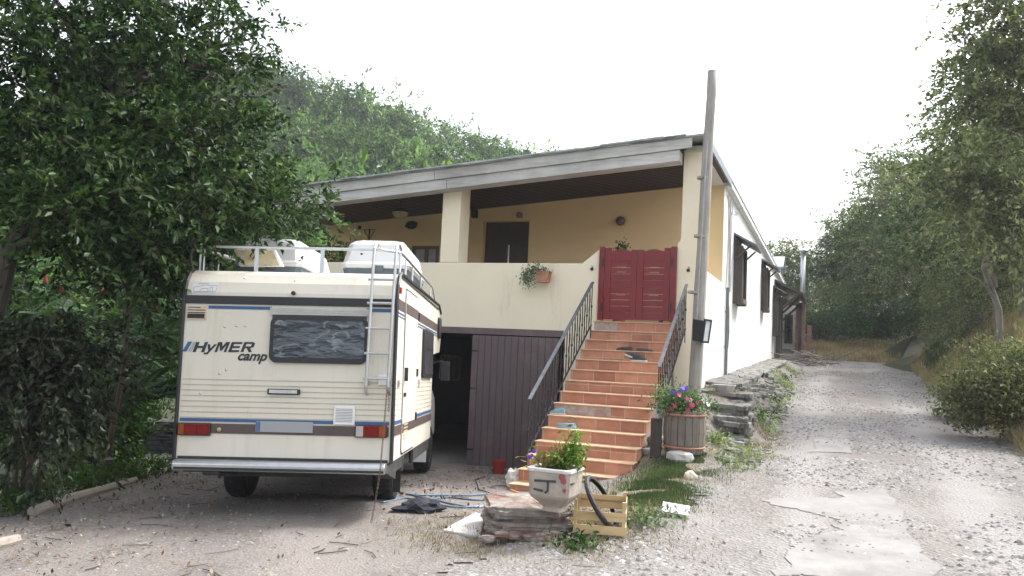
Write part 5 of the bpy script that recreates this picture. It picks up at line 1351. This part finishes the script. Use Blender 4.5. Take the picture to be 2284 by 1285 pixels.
lim = MB(); lim2 = [(E_(60, 480, 8.4), E_(740, 460, 9.5)), (E_(30, 250, 8.4), E_(330, 218, 8.7)), (E_(200, 330, 8.7), E_(530, 330, 9.2)), (E_(300, 330, 8.7), E_(640, 190, 9.5)), (E_(430, 500, 8.6), E_(430, 620, 8.2)), (E_(120, 420, 8.6), E_(400, 60, 9.2)), (E_(250, 380, 8.7), E_(560, 120, 9.4))]
for a, b in lim2: branchy(lim, Vector(a)-tr0, Vector(b)-tr0, .028, .008, .05, 8, 7)
o = lim.build('limb', M_bark, bpy.data.objects['plum_tree'])
# slender stem tree in front of the shrubs
s0 = gpt(235, 1078, 0)
tree('slender_sapling', 'thin leaning sapling rising between the driveway log and the sumac', 'tree', s0, [s0, E_(250, 960, 9.1), E_(272, 850, 9.0), E_(284, 740, 8.9), E_(283, 610, 8.9), E_(270, 500, 8.9)], [EB(250, 560, 8.9, 110, 60, .5, 1), EB(330, 610, 8.9, 70, 40, .4, .5)], 3000, .08, M_plum, M_barkb, .036, droop=.5)
b0 = E_(235, 1000, 9.2); lm_ = MB(); branchy(lm_, Vector(E_(262, 905, 9.2))-s0, Vector(E_(420, 690, 9.1))-s0, .014, .006, .03, 6, 6); lm_.build('limb', M_bark, bpy.data.objects['slender_sapling'])
# pale tree behind, far left
s1 = Vector((-9.5, 15, H(-9.5, 15)))
tree('pale_tree', 'light green tree glimpsed behind the plum branches at far left', 'tree', s1, [s1, E_(30, 800, 15), E_(50, 650, 15)], [EB(45, 590, 15, 80, 90, 1.0, 1.4), EB(-60, 640, 15, 90, 130, 1, 1), EB(60, 690, 15.2, 70, 60, .7, .7)], 11000, .13, M_pale, M_barkg, .07)
# dark leaved shrub at left edge
s2 = gpt(60, 1128, 0); bb = [EB(70, 760, 7.9, 80, 60, .5, 1), EB(145, 770, 7.9, 75, 75, .5, 1.2), EB(40, 860, 7.8, 100, 90, .5, 1.3), EB(140, 870, 7.8, 60, 70, .4, .8), EB(-60, 800, 7.8, 100, 160, .6, 1), EB(110, 970, 7.8, 70, 60, .4, .4)]
bb = [(c, (r[0]*.9, r[1], r[2]*.85), w) for c, r, w in bb]
t = tree('dark_shrub', 'tall shrub with dark drooping leaves at the left edge of the driveway', 'shrub', s2, [s2, E_(70, 1000, 7.85), E_(90, 850, 7.85)], bb, 8000, .082, M_dark, M_bark, .03, droop=1.4, spread=.16, sub=46, shell=.2, per=16, spl=.4)
ms = MB()
for k in range(9): xx = random.uniform(-10, 110); branchy(ms, Vector(gpt(xx*.6+20, 1128, 0))-s2, Vector(E_(xx*1.3+20, random.uniform(760, 900), 7.85))-s2, .022, .008, .04, 7, 6)
ms.build('stems', M_bark, t)
# sumacs: fronds of paired leaflets
def frond_mesh(L=.6, n=13, seed=0):
    r_ = random.Random(seed); v = []; f = []
    def q(a, b, c, d): k = len(v); v.extend([a, b, c, d]); f.append((k, k+1, k+2)); f.append((k, k+2, k+3))
    for i in range(n):
        k = (i+1)/n; x = L*k; z = -.35*L*k*k+.12*L*k; ll = .16*L*(1-.6*abs(k-.4)**1.2)*1.5
        for sg in (-1, 1):
            d = Vector((.35, sg, -.35+r_.uniform(-.1, .1))).normalized(); c = Vector((x, 0, z)); w_ = Vector((.018, 0, .006))
            q(c, c+d*ll*.4+w_, c+d*ll, c+d*ll*.4-w_)
    for i in range(n):
        k0, k1 = i/n, (i+1)/n; a = Vector((L*k0, 0, -.35*L*k0*k0+.12*L*k0)); b = Vector((L*k1, 0, -.35*L*k1*k1+.12*L*k1)); w_ = Vector((0, .004, 0)); q(a-w_, b-w_, b+w_, a+w_)
    return np.array([tuple(p) for p in v]), np.array(f)
FR = [frond_mesh(seed=s) for s in range(3)]
def sumac(base, heads, label, Y, group='sumac shrubs behind the driveway'):
    base = Vector(base); t = thing('sumac', label, 'shrub', loc=base, group=group)
    V = []; F_ = []; off = 0; st2 = MB(); cn = MB(); nc = 0
    for (x, y, cone) in heads:
        h = Vector(E_(x, y, Y+random.uniform(-.4, .4)))-base; branchy(st2, (random.uniform(-.15, .15), 0, 0), h, .018, .009, .05, 7, 6)
        for k in range(13):
            v_, f_ = FR[k % 3]; a = 2*math.pi*k/13*1.7+random.random(); S = random.uniform(.75, 1.25)
            Mx = Matrix.Translation(h-Vector((0, 0, random.uniform(0, .28)))) @ Matrix.Rotation(a, 4, 'Z') @ Matrix.Rotation(R(random.uniform(-40, 25)), 4, 'Y') @ Matrix.Scale(S, 4)
            A_ = np.array(Mx); vv = v_ @ A_[:3, :3].T+A_[:3, 3]; V.append(vv); F_.append(f_+off); off += len(vv)
        if cone:
            nc += 1; cn.lathe([(0, -.02), (.03, .02), (.035, .06), (.022, .13), (0, .18)], tuple(h+Vector((0, 0, .05))), 8)
    npmesh('fronds', np.concatenate(V), np.concatenate(F_), M_sumac, t); st2.build('stem', M_bark, t)
    if nc: cn.build('flower_cone', mat('red_cone', (.20, .03, .025), .9, .3, 30, .5), t)
sumac(gz(Vector((-5.6, 10.6, 0))), [(310, 610, 1), (345, 700, 1), (330, 840, 0), (395, 760, 0), (290, 780, 0), (370, 850, 0), (400, 680, 0)], 'sumac with long ferny fronds just left of the motorhome', 10.8)
sumac(gz(Vector((-6.6, 11.2, 0))), [(180, 600, 1), (135, 670, 1), (225, 665, 1), (250, 740, 0), (200, 800, 0), (270, 880, 0), (215, 900, 0), (330, 850, 0)], 'red coned sumac behind the slender sapling', 11.6)
sumac(gz(Vector((-7.4, 13, 0))), [(60, 600, 0), (100, 640, 1), (20, 700, 0), (0, 820, 0), (120, 850, 0), (545, 530, 0), (600, 560, 0), (190, 700, 0)], 'sumac standing furthest back behind the dark shrub', 13.5)
# undergrowth mass at the left and behind
def patchleaves(name, label, cat, pts_, size, m_, **k):
    o = leaves(name, pts_, size, m_, None, **k); tag(o, label, cat, kind='stuff'); return o
U = []
for k in range(9000):
    x = random.uniform(-14, -4.4); y = random.uniform(7.6, 17)
    if x > -4.6 and y < 9.6: continue
    if x > -6.2 and y > 9.6: continue
    hgt = .10+.09*max(0, -4.5-x)+.5*max(0, vn(x*.9, y*.9)); z = H(x, y)+random.random()**1.2*min(1.7, hgt*2)
    U.append((x, y, z))
patchleaves('undergrowth', 'tangled low green undergrowth left of the driveway', 'undergrowth', U, .10, M_green)
U = [(-4.42-abs(random.gauss(0, .35)), random.uniform(7.6, 11.8), 0) for k in range(2600)]
U = [(x-.0, y, H(x, y)+random.random()*.22) for x, y, _ in U]
patchleaves('weeds', 'weeds growing along the log at the driveway edge', 'weeds', U, .07, M_green)
# individual bushes at the left base
for (x, y, w_, h_, lb, mm, dr) in ((400, 1010, .30, .35, 'small bright green bush beside the slate stack', M_green, .2),):
    pass
def bush(label, base, r, n, size, mm, cat='bush', name='bush', group=None, nb=5, seed=1, droop=.2):
    random.seed(seed); base = Vector(base); t = thing(name, label, cat, loc=base, group=group)
    bl = [((random.uniform(-.6, .6)*r[0], random.uniform(-.6, .6)*r[1], r[2]*random.uniform(.35, .75)), (r[0]*.55, r[1]*.55, r[2]*.45), 1) for _ in range(nb)]
    P, subs = blobpts([(np.array(c), q, w_) for c, q, w_ in bl], n, 20, .25, .4)
    leaves('foliage', P, size, mm, t, droop=droop); mb = MB()
    for sb in subs:
        for q in sb[:5]: branchy(mb, (random.uniform(-.1, .1)*r[0], 0, 0), q, .012, .004, .1, 5, 5)
    mb.build('stem', M_bark, t); return t
bush('low bright green bush beside the slate stack', gpt(262, 1050, 0), (.22, .2, .36), 700, .08, M_green, seed=4)
bush('grey leaved clump beside the dark shrub', gpt(150, 1075, 0), (.32, .25, .50), 900, .12, M_lf_grey, seed=5)
bush('broad leaved bush behind the slender sapling', gz(Vector((-5.7, 11.8, 0))), (.8, .6, 1.2), 3000, .12, M_green, seed=6)
bush('dense green bush filling the back of the garden', gz(Vector((-8.5, 13.5, 0))), (2.2, 1.2, 2.2), 9000, .13, M_green, seed=7, nb=9)
bush('leafy bush behind the roof boxes of the motorhome', gz(Vector((-7.6, 17.5, 0))), (1.4, 1, 4.2), 9000, .12, M_green, seed=8, nb=9)

# shared meshes for the trees of the hill and the roadside
def protoT(seed, h, w_, n, size, mm, bark, shape='round'):
    random.seed(seed); t = bpy.data.objects.new('tree', None); col.objects.link(t)
    bl = []
    for k in range(10):
        a = random.uniform(0, 6.28); q = random.random()**.5; zz = random.uniform(.28, .95); ww = w_*(1.1-.55*abs(zz-.5)*1.4)
        bl.append((np.array((q*ww*.62*math.cos(a), q*ww*.62*math.sin(a), h*zz)), (w_*.42, w_*.42, h*.16), 1))
    _, subs = blobpts(bl, 100, 34, .15, .45)
    P, D_, T_ = sprays(bl, n, size*7, 20, .4, .35)
    leaves('crown', P, size, mm, t, dirs=D_); mb = MB(); twigs_mesh(mb, T_, .15, .4, size*.05)
    top = Vector((random.uniform(-.2, .2), 0, h*.85)); tp_ = branchy(mb, (0, 0, -.5), top, .03*h*.6, .01*h*.5, .04, 8, 8)
    for (c, _, _), sb in zip(bl, subs):
        lp = branchy(mb, random.choice(tp_[2:6]), Vector(c), .009*h, .004*h, .1, 6, 6)
        for q in sb[:4]: branchy(mb, random.choice(lp[2:]), Vector(q), .0032*h, .0015*h, .1, 4, 4)
    mb.build('trunk', bark, t); return t
protos_h = [protoT(50+k, 9, 3.4, 4200, .42, (M_hillf, M_pale, M_hillf)[k], M_bark) for k in range(3)]
protos_r = [protoT(70+k, 7, 2.6, 15000, .15, (M_olive, M_olive, M_hillf)[k], M_barkg) for k in range(3)]
used = set()
def put(proto, x, y, s, label, cat='tree', group=None, z=None, name='tree', sz=None):
    t = proto if proto.name not in used else copy_tree(proto); used.add(proto.name); 
    if t is not proto: used.add(t.name)
    t.location = (x, y, (H(x, y, False)-.15) if z is None else z); t.rotation_euler = (random.uniform(-.05, .05), random.uniform(-.05, .05), random.uniform(0, 6.28)); t.scale = (s, s, s*(sz or 1))
    tag(t, label, cat, group); return t
random.seed(90)
# hill wood: placed so that its ridge follows the slope of the hill
cnt = 0
for Y in (38, 50, 64, 80, 98):
    n = {38: 11, 50: 13, 64: 16, 80: 19, 98: 24}[Y]
    for k in range(n):
        px_ = lerp(120, 1260, (k+random.uniform(.1, .9))/n); sil = 180+(px_-600)*.335 if px_ > 600 else 180-(600-px_)*.10
        q = at(px_, 700, Y+random.uniform(-3, 3))
        hillz = at(px_, sil, q.y).z
        frac = {38: .22, 50: .42, 64: .62, 80: .82, 98: 1.0}[Y]
        base_z = H(q.x, q.y, False); topz_ = lerp(base_z+2, hillz, frac) if Y > 38 else base_z+7
        sc_ = random.uniform(.85, 1.25); put(protos_h[cnt % 3], q.x, q.y, sc_, ('leafy mid green tree on the wooded hillside behind the house', 'pale yellow green tree on the wooded hillside behind the house', 'bushy green tree on the wooded hillside behind the house')[cnt % 3], 'tree', 'trees on the hillside', z=topz_-9*sc_*.93); cnt += 1
# the slope that carries them
v = []; f = []
nx, ny = 40, 14
for j in range(ny):
    Y = lerp(33, 112, j/(ny-1))
    for i in range(nx):
        px_ = lerp(-300, 1500, i/(nx-1)); sil = 180+(px_-600)*.335 if px_ > 600 else 180-(600-px_)*.10
        p = at(px_, 700, Y); top = at(px_, sil, Y).z
        fr_ = sst(30, 98, Y); z = lerp(1.0, top-7.5, fr_)
        v.append((p.x, p.y, z))
for j in range(ny-1):
    for i in range(nx-1): a = j*nx+i; f.append((a, a+1, a+nx+1, a+nx))
tag(npmesh('hill', np.array(v), np.array(f), M_hill), kind='structure')
# roadside trees: on the bank at the right and closing the end of the road
random.seed(12)
lbls = 'olive green tree in the wood right of the road'
spots = []
for (px_, top, Y) in ((1740, 560, 52), (1800, 548, 50), (1860, 520, 47), (1905, 490, 46), (1950, 440, 46), (2000, 405, 43), (2050, 350, 39), (2100, 330, 34), (2160, 300, 29), (2220, 290, 25), (2290, 280, 22),
                   (1770, 640, 44), (1840, 640, 42), (1915, 620, 43), (1985, 600, 42), (2060, 540, 37), (2130, 520, 31), (2200, 480, 25.5), (2280, 470, 21.5), (2015, 690, 40), (2065, 640, 35), (2120, 630, 29.5), (1880, 690, 42.5), (1810, 700, 43), (2180, 610, 26), (1950, 690, 43)):
    spots.append((px_, top, Y))
for i, (px_, top, Y) in enumerate(spots):
    tp_ = at(px_, top, Y); g = H(tp_.x, tp_.y, False); hh_ = max(1.8, tp_.z-g); s = hh_/7/.97
    s = max(.45, min(1.6, s)); put(protos_r[i % 3], tp_.x, tp_.y, s, lbls+' towards ' + ('its far bend' if Y > 34 else 'the middle of the bank' if Y > 24 else 'the near bank'), 'tree', 'trees along the right of the road', z=tp_.z-7*s*1.0)
# tall tree at the upper right with pale limbs
p0 = gz(Vector((at(2235, 700, 17.5).x, 17.5, 0)), -.2)
p0.z = H(p0.x, p0.y)-.2
tree('tall_tree', 'tall pale leaved tree towering over the bank at the upper right', 'tree', p0, [p0, E_(2228, 690, 17.5), E_(2195, 600, 17.4), E_(2225, 450, 17.6), E_(2245, 250, 17.5), E_(2260, 80, 17.5)],
     [EB(2230, 200, 17.5, 90, 110, 1.0, 1.3), EB(2270, 60, 17.5, 110, 110, 1.1, 1.3), EB(2190, 290, 17.2, 55, 70, .7, .6), EB(2330, 230, 17.8, 120, 150, 1.2, 1.4), EB(2200, 150, 17.5, 60, 70, .7, .6), EB(2290, 420, 17, 90, 60, .8, .6), EB(2200, 450, 16.2, 90, 70, .6, .9), EB(2150, 380, 16.4, 70, 60, .6, .6), EB(2270, 520, 16.2, 60, 50, .5, .5), EB(2300, -60, 17.5, 150, 100, 1, 1)], 30000, .13, M_olive, M_barkg, .075, None, 40, .2, .6, 80)
tt = bpy.data.objects['tall_tree']; lim = MB(); P0 = Vector(p0)
branchy(lim, Vector(E_(2215, 660, 17.4))-P0, Vector(E_(2145, 600, 17.3))-P0, .03, .012, .05, 6, 7); branchy(lim, Vector(E_(2222, 640, 17.4))-P0, Vector(E_(2190, 560, 17.2))-P0, .035, .018, .05, 6, 7); lim.build('limb', M_barkg, tt)
# bushes on the bank
for i, (x, y, Y, rx, rz2_, n, lb, mm) in enumerate(((2290, 860, 13.8, 1.25, .80, 14000, 'broad dark green bush on the bank at the right edge', M_scrub), (2170, 800, 16.5, .9, .8, 5000, 'smaller bush behind the broad bush on the bank', M_olive), (1975, 780, 40, 1.5, 1.6, 3500, 'low green bush at the far bend of the road', M_hillf), (1905, 780, 40, 1.6, 1.9, 3000, 'light green shrub at the end of the road left of the low bush', M_green), (2260, 740, 17, 1.2, .9, 4500, 'scrubby bush on top of the bank under the tall tree', M_olive), (1850, 770, 38, 1.6, 1.4, 3000, 'dark shrub closing the end of the road near the stick pile', M_hillf))):
    q = at(x, y, Y); q.z = H(q.x, q.y, False)-.1; bush(lb, q, (rx, rx*.7, rz2_), n, .085 if Y < 20 else .13, mm, nb=9, seed=20+i)
# dead sticks heap by the end of the house
random.seed(44); q = at(1822, 780, 30); q = gz(q); sp3 = MB()
for k in range(40): a = Vector((random.uniform(-.9, .7), random.uniform(-.6, .6), random.uniform(0, .35))); sp3.tube([a, a+Vector((random.uniform(.3, 1.0)*random.choice((-1, 1)), random.uniform(-.3, .3), random.uniform(-.1, .45)))], random.uniform(.012, .03), 5)
o = sp3.build('stick_pile', M_barkg); o.location = q; tag(o, 'heap of dead grey branches at the far end of the house', 'stick pile')

# ---------------------------------------------------------------- grass and litter
def blades(name, label, pts_, h, m_, w_=.012, cat='grass', lean=.5):
    n = len(pts_); P = np.array(pts_); a = rng.random(n)*6.283; L = h*(.5+rng.random(n)); d = np.stack([np.cos(a), np.sin(a), np.zeros(n)], 1)
    tip = P+d*(L*lean*rng.random(n))[:, None]+np.array([0, 0, 1])*L[:, None]; sd_ = np.stack([-np.sin(a), np.cos(a), np.zeros(n)], 1)*w_/2
    v = np.stack([P-sd_, P+sd_, tip], 1).reshape(-1, 3); f = (np.arange(n)[:, None]*3+np.array([[0, 1, 2]]))
    o = npmesh(name, v, f, m_); tag(o, label, cat, kind='stuff'); return o
M_gr = leafmat('green_grass', [(.055, .085, .035), (.085, .125, .05), (.13, .17, .085)], .2); M_dry = leafmat('dry_grass', [(.20, .155, .09), (.30, .245, .155), (.38, .32, .22)], .2)
G = []; D = []
while len(G) < 26000:
    p = onz(random.gauss(1545, 80), random.uniform(1000, 1130), .3); 
    p = HI @ p; s, t = p.x, p.y
    s = random.gauss(.28, .22); t = random.uniform(-5.2, -2.3)
    q = W(s, t)
    if vn(q.x*3, q.y*3) < -.28: continue
    G.append((q.x, q.y, H(q.x, q.y)))
blades('green_grass', 'green grass patch on the verge between stairs and road', G, .042, M_gr, .007)
random.seed(3)
while len(D) < 15000:
    s = random.gauss(.35, .28); t = random.uniform(-6.4, 1.0); 
    if t > -2: s = .9+random.gauss(0, .30)
    q = W(s-.7*sst(-5.3, -6.2, t)*random.random(), t)
    if vn(q.x*2.3+9, q.y*2.3)+.25*random.random() < .08: continue
    D.append((q.x, q.y, H(q.x, q.y)))
for k in range(16000):
    q = W(random.gauss(-.35, .55), random.gauss(-6.35, .42))
    if vn(q.x*3, q.y*3)+.3*random.random() > .02 and q.y > 5.6: D.append((q.x, q.y, H(q.x, q.y)))
for k in range(2500):
    q = W(random.gauss(4.75, .25), random.uniform(-4, 16)); D.append((q.x, q.y, H(q.x, q.y)))
blades('dry_grass', 'straw coloured dry grass along the road verge', D, .035, M_dry, .007, lean=2.0)
D = []
while len(D) < 42000:
    s = 4.7+abs(random.gauss(0, 1.6)); t = random.uniform(-3, 21); q = W(s, t)
    if vn(q.x*1.2+3, q.y*1.2) < -.2: continue
    D.append((q.x, q.y, H(q.x, q.y)))
blades('bank_grass', 'tall dry grass covering the right bank of the road', D, .24, M_dry, .016, lean=1.0)
D = []
while len(D) < 9000:
    px_ = random.uniform(1790, 2010); q = at(px_, 790, random.uniform(33.5, 38.5)); D.append((q.x, q.y, H(q.x, q.y)))
blades('bend_grass', 'yellow dry grass beyond the bend at the road end', D, .17, M_dry, .022)
D = []
while len(D) < 9000:
    s = 5.0+abs(random.gauss(0, 1.5)); t = random.uniform(-2, 20); q = W(s, t)
    if vn(q.x*1.2+3, q.y*1.2) > .12: continue
    D.append((q.x, q.y, H(q.x, q.y)))
blades('bank_weeds', 'green weeds mixed into the right bank of the road', D, .28, M_gr, .03)
# weeds tufts along the ledge
for i, (x, y, n, r_, lb) in enumerate(((1590, 985, 260, .10, 'leafy weed right of the barrel planter'), (1690, 935, 160, .12, 'low weed on the verge below the stone slabs'), (1720, 900, 160, .14, 'spreading weed along the left edge of the road'), (1745, 850, 120, .16, 'weed at the wall foot near the far windows'), (1445, 1175, 320, .13, 'leafy weed right of the wooden crate'), (1290, 1225, 200, .10, 'small weed in front of the stone block'), (1650, 960, 120, .08, 'small weed between barrel planter and road'))):
    q = gpt(x, y, 0); o = leaves('weed', rng.normal(size=(n, 3))*[r_, r_, r_*.4]+[0, 0, r_*.5], .06, M_lf_grey if i in (0, 4) else M_green); o.location = q; tag(o, lb, 'weed')
U = []
while len(U) < 2600:
    s_ = random.gauss(.88, .17); t_ = random.uniform(-2.8, 14); q = W(s_, t_)
    if vn(q.x*1.8+5, q.y*1.8) < .0: continue
    U.append((q.x, q.y, H(q.x, q.y)+random.random()**1.5*.16))
patchleaves('slope_weeds', 'low weeds on the rubble slope between wall ledge and road', 'weeds', U, .06, M_lf_grey)
# loose stones
def scatter(name, label, pts_, smin, smax, m_, cat='stones', flat=.55, kind='stuff'):
    n = len(pts_); base = np.array([(1, 0, 0), (.3, .9, .1), (-.8, .6, 0), (-.9, -.5, .05), (.2, -.95, 0), (.1, .05, 1), (.35, -.2, .85)])*[1, 1, flat]
    fc = np.array([(0, 1, 6), (1, 5, 6), (1, 2, 5), (2, 3, 5), (3, 4, 5), (4, 6, 5), (4, 0, 6)])
    a = rng.random(n)*6.283; S = smin+(smax-smin)*rng.random(n)**3; c, s_ = np.cos(a), np.sin(a)
    bx_ = base[None]*(.7+.6*rng.random((n, 7, 3)))*S[:, None, None]
    x = bx_[:, :, 0]*c[:, None]-bx_[:, :, 1]*s_[:, None]; y = bx_[:, :, 0]*s_[:, None]*.8+bx_[:, :, 1]*c[:, None]*.8
    v = np.stack([x, y, bx_[:, :, 2]], 2)+np.array(pts_)[:, None, :]
    f = np.arange(n)[:, None, None]*7+fc[None]
    o = npmesh(name, v.reshape(-1, 3), f.reshape(-1, 3), m_); return tag(o, label, cat, kind=kind)
def stonemat(name, cols):
    m, nt, b = nm(name); g = nt.nodes.new('ShaderNodeNewGeometry'); n = len(cols)
    nt.links.new(ramp(nt, g.outputs['Random Per Island'], [(i/(n-1), c) for i, c in enumerate(cols)]), b.inputs['Base Color']); b.inputs['Roughness'].default_value = .95; b.inputs['Specular IOR Level'].default_value = .1; return m
M_st = stonemat('loose_stone', [(.08, .077, .074), (.17, .165, .16), (.25, .243, .238), (.36, .35, .345)]); M_lit = stonemat('dry_litter', [(.07, .05, .035), (.15, .10, .065), (.24, .18, .12), (.32, .28, .23)])
random.seed(8); S_ = []
while len(S_) < 42000:
    s = random.uniform(-.9, 5.0); t = -9.5+30*random.random()**2.0; q = W(s, t)
    if q.y < 4.2 or vn(q.x*1.1, q.y*1.1+4) < -.16*random.random()-.05 or not in_road(q.x, q.y): continue
    S_.append((q.x, q.y, H(q.x, q.y)+.012))
scatter('loose_gravel', 'loose grey stone chips strewn over the road', S_, .004, .036, M_st)
S_ = []
while len(S_) < 6000:
    x, y = random.uniform(-4.6, 1.2), random.uniform(4.4, 13); 
    if in_road(x, y): continue
    S_.append((x, y, H(x, y)))
scatter('driveway_pebbles', 'small pebbles over the dirt driveway', S_, .003, .018, M_st)
L_ = []
while len(L_) < 2000:
    x, y = -4.4+abs(random.gauss(0, 1.3)), random.uniform(5, 12.5)
    L_.append((x, y, H(x, y)+.006))
for k in range(1300): q = W(random.gauss(-.3, .55), random.uniform(-6.6, -5.0)); L_.append((q.x, q.y, H(q.x, q.y)+.008))
for k in range(900): q = W(random.uniform(-3.3, -1.8), random.uniform(-5.0, -1.0)); L_.append((q.x, q.y, H(q.x, q.y)+.006))
o = leaves('leaf_litter', L_, .045, M_lit, None, up=3, droop=0, fold=.05, aspect=.5); tag(o, 'dry fallen leaves and twigs on the driveway', 'leaf litter', kind='stuff')

TW = MB(); random.seed(61)
for k in range(130):
    x, y = random.uniform(-4.2, 1.0), random.uniform(5.2, 12.5); L = random.uniform(.05, .28); a = random.random()*6.28
    TW.tube([(x+L*q*math.cos(a+.3*q), y+L*q*math.sin(a+.3*q), H(x+L*q*math.cos(a+.3*q), y+L*q*math.sin(a+.3*q))+.012) for q in (0, .5, 1)], random.uniform(.002, .006), 4)
tag(TW.build('twigs', M_bark), 'thin dry twigs strewn over the driveway', 'twigs', kind='stuff')

# ---------------------------------------------------------------- air
mh, nth, bh = nm('haze_air'); nth.nodes.remove(bh)
pv = nth.nodes.new('ShaderNodeVolumePrincipled'); pv.inputs['Color'].default_value = (.88, .94, 1, 1); pv.inputs['Density'].default_value = .0006; pv.inputs['Anisotropy'].default_value = .3
nth.links.new(pv.outputs[0], nth.nodes['Material Output'].inputs['Volume'])
tag(MB().bx(-150, 150, -40, 280, -8, 75).build('haze', mh), kind='stuff')
